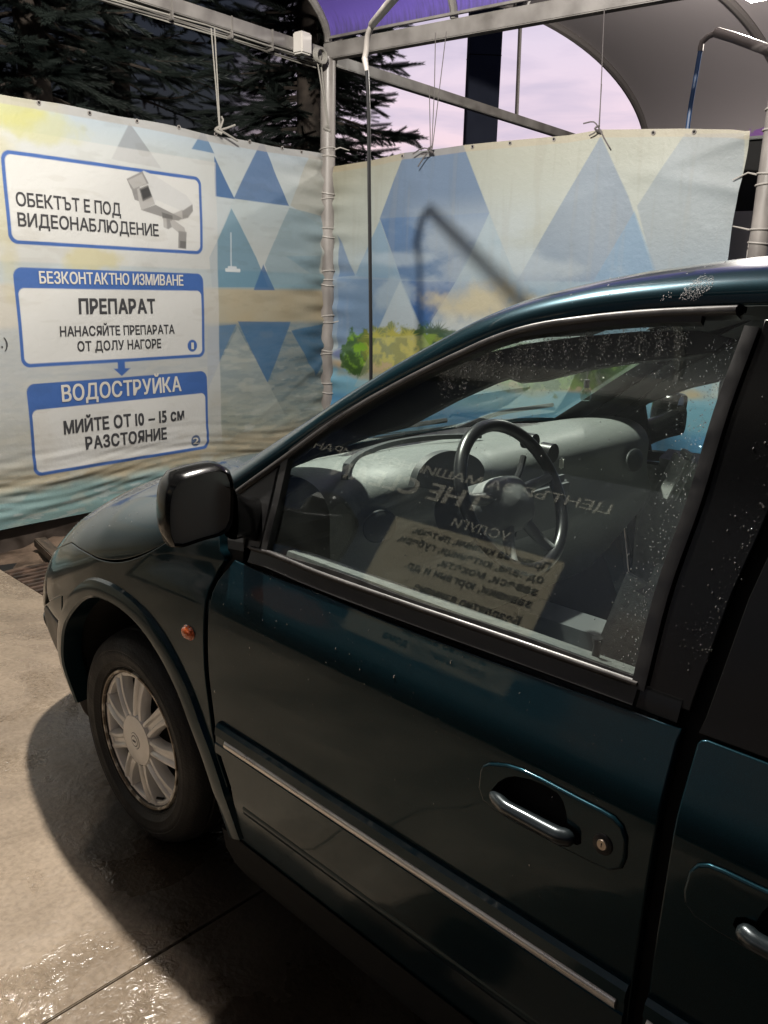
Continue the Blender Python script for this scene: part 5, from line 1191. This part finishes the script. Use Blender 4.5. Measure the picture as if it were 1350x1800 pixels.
# ---- inner body: dark shells behind the panels, floor, sills
def shell(name, x0, x1, z0, z1, off, m, n=8, sides=(1, -1), parent=None):
    xs = np.linspace(x0, x1, 16); zs = np.linspace(z0, z1, n); V = []; F = []
    for x in xs:
        for z in zs: V.append((x, float(prof(z))-off, z))
    for i in range(15):
        for k in range(n-1): F.append((i*n+k, i*n+k+1, (i+1)*n+k+1, (i+1)*n+k))
    for s in sides: obj(name, np.array(V)*np.array([1, s, 1]), F, m, parent or car, smooth=True)
shell('inner_body', -.60, -3.86, .16, BELTZ-.01, .022, MAT['gap'])
V = []; F = []
for i, z in enumerate(np.linspace(BELTZ-.03, 1.60, 10)):
    g0 = np.interp(z, [1.04, 1.23, 1.33, 1.6], [-1.640, -1.655, -1.672, -1.700])
    for x in (g0+.05, g0-.12): V.append((x, float(prof(z))-.022, z))
for i in range(9): F.append((2*i, 2*i+1, 2*i+3, 2*i+2))
for s_ in (1, -1): obj('inner_pillar', np.array(V)*np.array([1, s_, 1]), F, MAT['gap'], car)
shell('door_trim', -.62, -1.64, .45, BELTZ-.005, .085, MAT['door_fabric'])
shell('sill', -.55, -2.55, .15, .33, -.004, MAT['gap'], n=4)
mb = MB(); mb.box((-2.15, 0, .27), (3.1, 1.70, .05), bev=.01); mb.build('floor_pan', MAT['dark_trim'], car)
mb = MB(); mb.box((.30, 0, .62), (.75, 1.0, .5), bev=.05); mb.build('engine_block', MAT['gap'], car)
mb = MB(); mb.box((-3.84, 0, .95), (.05, 1.66, 1.3), bev=.02); mb.build('tailgate', MAT['paint'], car)
mb = MB(); mb.box((-2.35, 0, 1.02), (.04, 1.5, 1.0), bev=.02); mb.build('cabin_bulkhead', MAT['dark_trim'], car)
# cowl at the foot of the windscreen with wiper
V = []; F = []
ys = np.linspace(-.84, .84, 25)
for y in ys:
    c = 1-(abs(y)/.86)**2.2
    V += [(-.44+.17*c, y, 1.085+.068*c), (-.50+.17*c, y, 1.115+.068*c), (-.56+.16*c, y, 1.135+.068*c), (-.60+.16*c, y, 1.10+.06*c)]
for i in range(24):
    for k in range(3): F.append((i*4+k, i*4+k+1, (i+1)*4+k+1, (i+1)*4+k))
obj('cowl', V, F, MAT['black_trim'], car, smooth=True)
for y0, y1 in ((.55, -.05), (-.10, -.66)):
    pp = [(-.36, y0, 1.19), (-.33, (y0+y1)/2, 1.215), (-.36, y1, 1.225)]
    MB().tube(catmull(pp, .03), .008, 6).build('wiper', MAT['black_trim'], car)
# ---- wheels
def wheel(cx, s, full=True):
    w = bpy.data.objects.new('wheel', None); w.location = (cx-car.location[0], s*.80, .328); link(w, car)
    c0 = (cx, s*.80, .328)
    mb = MB(); mb.lathe([(.208, .075), (.214, .100), (.221, .110), (.2225, .1135), (.2245, .1140), (.226, .113), (.240, .1225), (.2415, .1245), (.2435, .1250), (.245, .1243), (.262, .1278), (.272, .1278), (.2735, .1262), (.2755, .1262), (.277, .1272), (.290, .1225), (.2915, .1205), (.294, .1195), (.308, .108), (.314, .097), (.319, .085), (.323, .070), (.3185, .068), (.3185, .062), (.3245, .060), (.3275, .030), (.3205, .028), (.3205, .020), (.328, .018), (.328, 0), (.326, -.05), (.319, -.085), (.29, -.11), (.21, -.1)], c0, n=96, sgn=s)
    mb.build('tyre', MAT['rubber'], w, sharp=50)
    mb = MB(); mb.lathe([(.202, .100), (.206, .113), (.212, .113), (.215, .104), (.213, .095)], c0, n=96, sgn=s); mb.build('rim_lip', MAT['scuffed'], w)
    mb = MB(); mb.lathe([(.186, .070), (.188, .094), (.192, .101), (.198, .103), (.2035, .1015)], c0, n=96, sgn=s); mb.build('rim_ring', MAT['alloy'], w)
    mb = MB(); mb.lathe([(.2045, .108), (.200, .096), (.196, .085), (.192, .06), (.186, .02), (.183, -.05), (.183, -.09)], c0, n=96, sgn=s); mb.build('rim_barrel', MAT['dark_alloy'], w)
    mb = MB(); mb.lathe([(.183, -.02), (.14, -.03), (.001, -.03)], c0, n=48, sgn=s); mb.build('brake_disc', MAT['gap'], w)
    if full:
        for k in range(9):
            A = radians(90+40*k+6); er = np.array([cos(A), 0, sin(A)]); et = np.array([-sin(A), 0, cos(A)]); ey = np.array([0, s, 0.])
            V = []; F = []; st = np.linspace(0, 1, 9)
            prf = [(-1, -.030), (-1, -.006), (-.86, .002), (-.55, .004), (-.36, .001), (-.25, -.005), (.25, -.005), (.36, .001), (.55, .004), (.86, .002), (1, -.006), (1, -.030)]
            for u in st:
                r = .062+u*.140; hw = .027-.004*sin(pi*u)+.005*u*u; y = .110-.010*u**2+.004*sin(pi*u)
                for (a, o) in prf: V.append(np.array(c0)+er*r+et*a*hw+ey*(y+o))
            n = len(prf)
            for i in range(8):
                for j in range(n): F.append((i*n+j, i*n+(j+1) % n, (i+1)*n+(j+1) % n, (i+1)*n+j))
            o = obj('spoke', V, F, MAT['alloy'], w, smooth=True, sharp=45)
            bm = bmesh.new(); bm.from_mesh(o.data); bmesh.ops.recalc_face_normals(bm, faces=bm.faces); bm.to_mesh(o.data); bm.free()
        mb = MB(); mb.lathe([(.082, .085), (.081, .108), (.077, .1155), (.0765, .1125), (.0745, .1125), (.074, .116), (.055, .1185), (.026, .1195), (.0255, .1185), (.024, .1185), (.0235, .121), (.018, .1215), (.0175, .1205), (.015, .1205), (.0145, .122), (.001, .1225)], c0, n=64, sgn=s); mb.build('hub_cap', MAT['alloy'], w, sharp=30)
        mb = MB(); mb.lathe([(.0255, .1188), (.024, .1188)], c0, n=48, sgn=s)
        mb.lathe([(.0176, .1210), (.0148, .1210)], c0, n=48, sgn=s); mb.build('hub_emblem_ring', MAT['black_trim'], w)
        MB().box((cx, s*(.80+.1228), .328), (.017, .0008, .006), bev=.0003).build('hub_emblem', MAT['mid_trim'], w)
        A = radians(238); MB().tube([np.array(c0)+np.array([.192*cos(A), s*.085, .192*sin(A)]), np.array(c0)+np.array([.176*cos(A), s*.112, .176*sin(A)])], .004, 8).build('valve_stem', MAT['rubber'], w)
wheel(-.036, 1); wheel(-.036, -1, False); wheel(-2.92, 1, False); wheel(-2.92, -1, False)
# ---- door mirrors
fo = np.array([.975, -.16, .10]); fo /= np.linalg.norm(fo)      # housing axis (forwards)
MP = np.array([-.66, 1.08, 1.16])
out_px = [(270, 900), (274, 872), (287, 856), (302, 846), (325, 833), (361, 824), (394, 822), (407, 830), (413, 850), (414, 880), (412, 915), (404, 934), (390, 945), (355, 957), (317, 968), (300, 964), (285, 946), (275, 925)]
gls_px = [(301, 915), (302, 885), (307, 864), (318, 848), (354, 836), (388, 830), (400, 836), (406, 852), (407, 880), (405, 915), (398, 930), (386, 938), (355, 947), (324, 957), (309, 956), (303, 940)]
def mplane(qs, o=0): return np.array([on_plane(q, MP+fo*o, fo) for q in qs])
fc_o = mplane(out_px); fc_o = catmull(np.vstack([fc_o, fc_o[:1]]), .012)[:-1]
gg = mplane(gls_px); gg = catmull(np.vstack([gg, gg[:1]]), .012)[:-1]
# housing outer silhouette shifts outwards (+Y) behind the face: the visible thick left edge
cen_o = gg.mean(0); fc_o = cen_o+(gg-cen_o)*1.13
def mirror_build(s, parent):
    S = np.array([1, s, 1]); nb = len(fc_o); rings = []
    inner = []
    for p in fc_o:
        j = np.argmin(np.linalg.norm(gg-p, axis=1)); inner.append(gg[j])
    inner = np.array(inner)
    cg = gg.mean(0)
    rings.append(cg+(inner-cg)*.99+fo*.012); rings.append(cg+(inner-cg)*1.02+fo*.002)
    rings.append(inner+(fc_o-inner)*.45-fo*.003); rings.append(fc_o+fo*.006)
    for sc, d in ((1.015, .02), (1.01, .042), (.95, .066), (.78, .088), (.45, .102), (.05, .106)): rings.append(cen_o+(fc_o-cen_o)*sc+fo*d)
    V = np.vstack(rings); F = []
    for r in range(len(rings)-1):
        for i in range(nb): F.append((r*nb+i, r*nb+(i+1) % nb, (r+1)*nb+(i+1) % nb, (r+1)*nb+i))
    o = obj('door_mirror', V*S, F, MAT['gloss_black'], parent, smooth=True)
    bm = bmesh.new(); bm.from_mesh(o.data); bmesh.ops.recalc_face_normals(bm, faces=bm.faces); bm.to_mesh(o.data); bm.free()
    o.data.set_sharp_from_angle(angle=radians(60))
    g2 = cg+(gg-cg)*1.01+fo*.006; V = np.vstack([g2, g2.mean(0)[None]-fo*.002]); k = len(g2)
    obj('mirror_glass', V*S, [(i, (i+1) % k, k) for i in range(k)], MAT['mirror'], o, smooth=True)
    # arm to the door
    a1_ = sidepix((437, 918)); a1 = side(a1_[:1], a1_[1:])[0]-np.array([0, .02, 0]); a0 = on_y((404, 902), 1.02); V = []; F = []; n = 16
    for u in np.linspace(0, 1, 8):
        c = a0+(a1-a0)*u+np.array([0, 0, .012*sin(pi*u)])*0; hx_ = .030; hz = .056-.010*sin(pi*u)
        for i in range(n):
            A = 2*pi*i/n; V.append(c+np.array([hx_*np.sign(cos(A))*abs(cos(A))**.6, 0, hz*np.sign(sin(A))*abs(sin(A))**.6]))
    for r in range(7):
        for i in range(n): F.append((r*n+i, r*n+(i+1) % n, (r+1)*n+(i+1) % n, (r+1)*n+i))
    o2 = obj('mirror_arm', np.array(V)*S, F, MAT['gloss_black'], o, smooth=True)
    bm = bmesh.new(); bm.from_mesh(o2.data); bmesh.ops.recalc_face_normals(bm, faces=bm.faces); bm.to_mesh(o2.data); bm.free()
mirror_build(1, car); mirror_build(-1, car)
# ================================================================== cabin
# dashboard
ys = np.linspace(-.76, .76, 77); V = []; F = []
def dprof(y):
    hump = math.exp(-((y-.38)/.20)**4)
    pas = .5*(1-math.tanh((y+.02)/.10))
    return [(-.26-.10*abs(y)**2, 1.150), (-.40-.03*abs(y), 1.178), (-.52, 1.196+.008*hump), (-.60-.02*hump, 1.200+.022*hump), (-.66-.05*hump, 1.190+.026*hump), (-.70-.07*hump, 1.160+.024*hump), (-.715-.06*hump, 1.12+.02*hump), (-.71+.05*hump, 1.08), (-.715+.06*hump, 1.00), (-.73-.02*pas, .95), (-.70, .86), (-.62, .74), (-.52, .60)]
for y in ys:
    P = catmull(np.array(dprof(y)), 1.)
    for (x, z) in dprof(y): V.append((x+.012*abs(y)**3, y, z))
m = len(dprof(0))
for i in range(len(ys)-1):
    for k in range(m-1): F.append((i*m+k, (i+1)*m+k, (i+1)*m+k+1, i*m+k+1))
dash = obj('dashboard', V, F, MAT['grey_trim'], car, smooth=True)
sd = dash.modifiers.new('s', 'SUBSURF'); sd.levels = 2; sd.render_levels = 2
# dark inlay groove on the dash top and instrument recess
gp = catmull(np.array([on_z(q, 1.213) for q in [(606, 838), (612, 815), (640, 795), (690, 778), (760, 768), (845, 765)]]), .02)
gp[:, 2] += .002
strip('dash_groove', gp, np.tile([0, 0, 1.], (len(gp), 1)), [(-.009, -.01), (-.008, .003), (.008, .003), (.009, -.01)], MAT['dark_trim'], dash)
ic = catmull(np.array([on_x(q, -.785) for q in [(728, 856), (738, 826), (760, 803), (788, 793), (818, 796), (842, 808), (852, 830), (838, 852), (790, 862), (728, 856)]]), .01)[:-1]
V = np.vstack([ic, ic+np.array([.02, 0, 0]), ic.mean(0)[None]]); nI = len(ic)
F = [(i, (i+1) % nI, nI+(i+1) % nI, nI+i) for i in range(nI)]+[(i, (i+1) % nI, 2*nI) for i in range(nI)]
obj('instrument_cluster', V, F, MAT['dark_trim'], dash, smooth=True, sharp=50)
for y in (.62, -.62):
    dome('air_vent', np.array([-.732, y, 1.08]), np.array([-1, 0, .15]), .05, .035, .006, MAT['dark_trim'], dash)
mb = MB(); mb.box((-.745, -.02, 1.02), (.05, .30, .16), bev=.02); mb.build('centre_console', MAT['mid_trim'], dash)
mb = MB(); mb.box((-.95, 0, .55), (.5, .24, .35), bev=.06); mb.build('floor_console', MAT['mid_trim'], car)
# steering wheel
scn = np.array(on_y((903, 872), .40)); tl = radians(28); ax = np.array([-cos(tl), 0, sin(tl)]); up = np.array([sin(tl), 0, cos(tl)]); lf = np.array([0, 1., 0])
rw = .178
ring = [scn+rw*(cos(A)*lf+sin(A)*up) for A in np.linspace(0, 2*pi, 56, endpoint=False)]
stw = MB().tube(ring, .0155, 12, closed=True).build('steering_wheel', MAT['leather'], car)
n = 26; V = []; F = []
for sc, d in ((1, -.045), (1, -.02), (.93, .0), (.75, .014), (.4, .022), (.01, .024)):
    for i in range(n): A = 2*pi*i/n; V.append(scn-up*.012+ax*d*1.0-ax*.012+sc*(.088*np.sign(cos(A))*abs(cos(A))**.75*lf+.070*np.sign(sin(A))*abs(sin(A))**.75*up))
for r in range(5):
    for i in range(n): F.append((r*n+i, r*n+(i+1) % n, (r+1)*n+(i+1) % n, (r+1)*n+i))
obj('airbag_hub', V, F, MAT['spoke_trim'], stw, smooth=True)
for A in (radians(8), radians(172), radians(-62), radians(-118)):
    d = cos(A)*lf+sin(A)*up
    MB().tube(catmull([scn+d*.06-ax*.02, scn+d*.12-ax*.016, scn+d*rw], .02), [.018, .016, .0155, .014, .012, .012, .012][:len(catmull([scn+d*.06-ax*.02, scn+d*.12-ax*.016, scn+d*rw], .02))] if len(catmull([scn+d*.06-ax*.02, scn+d*.12-ax*.016, scn+d*rw], .02)) <= 7 else .013, 10).build('wheel_spoke', MAT['spoke_trim'], stw)
MB().tube([scn-ax*.03, scn-ax*.20], [.055, .07], 20).build('steering_column', MAT['mid_trim'], car)
stk = [scn-ax*.09-lf*.05, scn-ax*.085-lf*.15+up*.05, scn-ax*.08-lf*.20+up*.10]
MB().tube(catmull(stk, .02), .009, 8).build('wiper_stalk', MAT['leather'], car)
# phone-holder like dark pods right of the wheel
for q, r in (((930, 775), .022), ((962, 795), .026)):
    c = on_y(q, .12); MB().tube([c-np.array([.02, 0, 0]), c+np.array([.015, 0, 0])], r, 16).build('gauge_pod', MAT['leather'], dash)
c = on_y((987, 815), .10); MB().box(c, (.012, .012, .03), bev=.004).build('key_tag', MAT['white_plastic'], dash)
# trims on pillars and roof lining
def inner_skin(name, x0, x1, q0, q1, off, m, sides=(1,), nx=40, nq=20):
    xs = np.linspace(x0, x1, nx); V = []; F = []
    for x in xs:
        a0 = q0(x) if callable(q0) else q0; a1 = q1(x) if callable(q1) else q1
        for q in np.linspace(a0, a1, nq):
            p = top(np.array([x]), np.array([q]))[0]; nrm = snormal(top, np.array([x]), np.array([q]), 4e-3)[0]; V.append(p-nrm*off)
    for i in range(nx-1):
        for k in range(nq-1): F.append((i*nq+k, i*nq+k+1, (i+1)*nq+k+1, (i+1)*nq+k))
    for s in sides: obj(name, np.array(V)*np.array([1, s, 1]), F, m, car, smooth=True)
inner_skin('roof_lining', -1.10, -2.36, .10, pi-.10, .035, MAT['liner'], nq=40)
inner_skin('windscreen_band', -.34, -1.10, lambda x: qe(x)-.02, lambda x: np.interp(x, [-1.1, -.9, -.3], [.95, .88, .80]), .012, MAT['mid_trim'], sides=(1, -1), nq=10)
def pillar_trim(s):
    xs = np.linspace(-.42, -1.12, 24); V = []; F = []
    for x in xs:
        a = top(np.array([x]), np.array([.04]))[0]; b_ = top(np.array([x]), np.array([qe(x)+.06]))[0]
        na = np.array([0, -1, -.2]); 
        p1 = a+np.array([.0, -.028, -.006]); p2 = a+np.array([.02, -.066, .01]); p3 = b_+np.array([-.004, -.06, -.028]); p4 = b_+np.array([0, -.02, -.016])
        V += [a+np.array([0, -.010, 0]), p1, p2, p3, p4]
    for i in range(23):
        for k in range(4): F.append((i*5+k, i*5+k+1, (i+1)*5+k+1, (i+1)*5+k))
    obj('pillar_trim', np.array(V)*np.array([1, s, 1]), F, MAT['mid_trim'], car, smooth=True, sharp=50)
pillar_trim(1); pillar_trim(-1)
def sidepix_in(q, o):
    d = ray(*q); sv = np.linspace(.4, 5, 6000); p = EYE+d*sv[:, None]; v = p[:, 1]-side(p[:, 0], p[:, 2])[:, 1]+o; i = int(np.argmax(v < 0)); return np.array([p[i, 0], p[i, 2]])
bandp = np.array([sidepix_in(q, .045) for q in [(500, 812), (530, 800), (590, 775), (650, 752), (711, 737), (804, 687), (870, 657), (893, 649), (913, 656), (955, 652), (1030, 633), (1085, 624), (1115, 619), (1200, 611), (1262, 600), (1290, 575), (1230, 562), (1130, 564), (1030, 573), (925, 588), (867, 602), (791, 620), (720, 655), (650, 694), (578, 738)]])
for s_ in (1, -1): panel('trim_panel', bandp, side, MAT['dark_trim'], car, off=-.045, rr=.004, inset=0, sides=(s_,))
# header rail and sun visors
mb = MB(); hz = np.linspace(-.60, .60, 25); V = []; F = []
for y in hz:
    c = 1-(abs(y)/.75)**2
    V += [(-1.02-.03*0, y, 1.565+.045*c), (-1.06, y, 1.545+.045*c), (-1.14, y, 1.545+.05*c), (-1.20, y, 1.58+.05*c)]
for i in range(24):
    for k in range(3): F.append((i*4+k, i*4+k+1, (i+1)*4+k+1, (i+1)*4+k))
obj('header_rail', V, F, MAT['liner'], car, smooth=True)
for y in (.36, -.36):
    mb = MB(); mb.box((-1.06, y, 1.570), (.20, .44, .020), rot=Matrix.Rotation(radians(20), 3, 'Y'), bev=.009); mb.build('sun_visor', MAT['liner'], car)
mb = MB(); mb.box((-.985, .02, 1.575), (.03, .22, .06), bev=.012); mb.build('rear_view_mirror', MAT['leather'], car)
# seats
def seat(y, label):
    st = bpy.data.objects.new('front_seat', None); st.location = (-1.25-car.location[0], y, .35); link(st, car)
    rb = Matrix.Rotation(radians(18), 3, 'Y')
    mb = MB(); mb.box((-1.16, y, .62), (.50, .50, .16), bev=.075); mb.build('seat_cushion', MAT['seat'], st)
    for sy in (-.22, .22):
        MB().box((-1.16, y+sy, .67), (.46, .11, .13), bev=.055).build('seat_bolster', MAT['seat'], st)
    mb = MB(); mb.box((-1.47, y, .98), (.15, .48, .62), rot=Matrix.Rotation(radians(-16), 3, 'Y'), bev=.06); mb.build('seat_back', MAT['seat'], st)
    for sy in (-.21, .21): MB().box((-1.39, y+sy, .93), (.15, .10, .46), rot=Matrix.Rotation(radians(-16), 3, 'Y'), bev=.045).build('back_bolster', MAT['seat'], st)
    mb = MB(); mb.box((-1.60, y, 1.40), (.10, .27, .18), rot=Matrix.Rotation(radians(-12), 3, 'Y'), bev=.04); mb.build('headrest', MAT['seat'], st)
seat(.40, ''); seat(-.40, '')
# far door: grab handle / arm rest, and near arm rest seen at the foot of the glass
mb = MB(); mb.box((-.80, -.80, 1.01), (.08, .06, .20), rot=Matrix.Rotation(radians(-20), 3, 'Y'), bev=.02); mb.build('grab_handle', MAT['door_fabric'], FARDOOR[0])
for s in (1, -1):
    mb = MB(); mb.box((-1.20, s*.80, .84), (.62, .09, .07), bev=.034); mb.build('arm_rest', MAT['door_fabric'], (door if s > 0 else FARDOOR[0]))
    pt, nn = hline(-.72, -1.56, BELTZ+.040, off=-.045)
    strip('door_sill_trim', pt*np.array([1, s, 1]), nn*np.array([1, s, 1]), [(-.02, -.045), (-.02, .028), (.008, .028), (.014, .010), (.014, -.045)], MAT['door_fabric'], (door if s > 0 else FARDOOR[0]))
c = side(np.array([-1.46]), np.array([BELTZ+.02]))[0]-np.array([0, .05, 0])
MB().tube([c, c+np.array([0, -.004, .035]), c+np.array([0, -.004, .05])], [.007, .006, .009], 10).build('lock_knob', MAT['leather'], door)
# fixed little bottle hanging from the rear-view mirror: air freshener
orn = thing('air_freshener', 'small glass bottle air freshener hanging from the mirror inside the windscreen', 'air freshener', tuple(on_y((1030, 690), 0)))
o0 = np.array(orn.location)
MB().lathe([(.0, -.022), (.012, -.021), (.0145, -.012), (.013, .004), (.006, .013), (.005, .018)], o0, axis='Z', n=16).build('bottle', glass('bottle_glass', (.75, .78, .72), 1.6), orn)
MB().lathe([(.0068, .013), (.0075, .016), (.0075, .034), (.002, .036)], o0, axis='Z', n=14).build('cap', MAT['dark_trim'], orn)
MB().tube([o0+np.array([0, 0, .034]), o0+np.array([-.004, .006, .075]), o0+np.array([-.03, .0, .12])], .0012, 5).build('cord', MAT['dark_rope'], orn)
MB().tube([o0+np.array([0, 0, .034]), o0+np.array([.004, -.008, .075]), o0+np.array([-.03, .0, .12])], .0012, 5).build('cord', MAT['dark_rope'], orn)
# ---- water beading on glass, frame and pillar
def beads(name, centers, rad, m, parent):
    ico = bmesh.new(); bmesh.ops.create_icosphere(ico, subdivisions=1, radius=1)
    BV = np.array([v.co[:] for v in ico.verts]); BF = [[v.index for v in f.verts] for f in ico.faces]; ico.free()
    V = []; F = []
    for (p, n), r in zip(centers, rad):
        u = np.cross(n, [0, 0, 1.]); u /= np.linalg.norm(u); w = np.cross(u, n); k = RNG.uniform(.8, 1.6)
        b0 = len(V); V += list(p+r*(BV[:, :1]*u+BV[:, 1:2]*w*k+BV[:, 2:]*n*.55)); F += [[i+b0 for i in f] for f in BF]
    o = obj(name, V, F, m, parent, smooth=True); o['kind'] = 'stuff'; return o
def scatter(fn, n):
    c = []; r = []
    while len(c) < n:
        q, rad = fn()
        if q is None: continue
        a = np.array([q]); p, nn = along_side(a, .0); c.append((p[0]+nn[0]*q_off, nn[0])); r.append(rad)
    return c, r
q_off = -.004
def topzone():
    i = RNG.integers(4, len(gl_top)-14); b_ = gl_top[i]+RNG.normal(0, .008, 2); d = abs(RNG.exponential(.022))
    q = np.array([b_[0]-.2*d, b_[1]-.010-d])
    if q[0] < -1.55 or d > .09: return None, 0
    return q, RNG.uniform(.0004, .0011)
c, r = scatter(topzone, 2400)
def rearzone():
    i = RNG.integers(0, len(gl_rear)); d = abs(RNG.exponential(.02)); q = np.array([gl_rear[i][0]+.004+d, gl_rear[i][1]+RNG.normal(0, .015)])
    if q[1] < BELTZ+.04 or d > .09 or q[1] > 1.57: return None, 0
    return q, RNG.uniform(.0004, .0012)
c2, r2 = scatter(rearzone, 520)
def anywhere():
    q = np.array([RNG.uniform(-1.5, -.75), RNG.uniform(1.10, 1.5)])
    if not inpoly(np.array([q[0]]), np.array([q[1]]), win_poly)[0]: return None, 0
    return q, RNG.uniform(.0005, .0011)
c3, r3 = scatter(anywhere, 110)
beads('water_drops', c+c2+c3, r+r2+r3, MAT['drop'], door)
q_off = .0005
def pil():
    z = RNG.uniform(1.12, 1.56); x = np.interp(z, gz, gapx); d = abs(RNG.exponential(.018)); q = np.array([x+.004+d, z+RNG.normal(0, .02)])
    if d > .07: return None, 0
    return q, RNG.choice([.0005, .0008, .0012, .0018], p=[.45, .35, .15, .05])
c4, r4 = scatter(pil, 260)
beads('water_drops', c4, r4, MAT['drop'], door)

def paintdrops():
    q = np.array([RNG.uniform(-1.6, -.55), .62+RNG.beta(2.2, 1.2)*.42])
    if not inpoly(np.array([q[0]]), np.array([q[1]]), door_poly)[0]: return None, 0
    return q, RNG.choice([.0009, .0012, .0016, .0024], p=[.6, .3, .08, .02])
q_off = .0002
c5, r5 = scatter(paintdrops, 110)
beads('water_drops', c5, r5, MAT['drop'], door)
q_off = 0
c6 = []; r6 = []
for _ in range(260):
    u = RNG.uniform(-.4, .7); v = SM*RNG.uniform(.60, .95); p = frontm(np.array([u]), np.array([v])); n_ = snormal(frontm, np.array([u]), np.array([v])); c6.append((p[0], n_[0])); r6.append(RNG.uniform(.0008, .0026))
beads('water_drops', c6, r6, MAT['drop'], car)
c7 = []; r7 = []
for _ in range(40):
    u = RNG.uniform(-2.2, -1.05); v = RNG.uniform(.08, .75); p = topm(np.array([u]), np.array([v])); n_ = snormal(topm, np.array([u]), np.array([v])); c7.append((p[0], n_[0])); r7.append(RNG.uniform(.0008, .0024))
FOAM = np.array([(1193, 527), (1203, 506), (1233, 484), (1256, 485), (1252, 505), (1222, 529)]); FOAM2 = np.array([(1160, 529), (1170, 514), (1180, 512), (1182, 528)])
for u, v in zip(RNG.uniform(-1.75, -1.2, 16000), RNG.uniform(.02, .55, 16000)):
    p = topm(np.array([u]), np.array([v]))[0]; d = p-EYE; w_ = d@fwd; q = np.array([675+FPX*(d@RGT)/w_]), np.array([900-FPX*(d@UPV)/w_])
    if inpoly(q[0], q[1], FOAM)[0] or (inpoly(q[0], q[1], FOAM2)[0] and RNG.random() < .4):
        c7.append((p, snormal(topm, np.array([u]), np.array([v]))[0])); r7.append(RNG.uniform(.0003, .0008))
    if len(c7) > 800: break
beads('water_drops', c7, r7, MAT['spray'], roof)
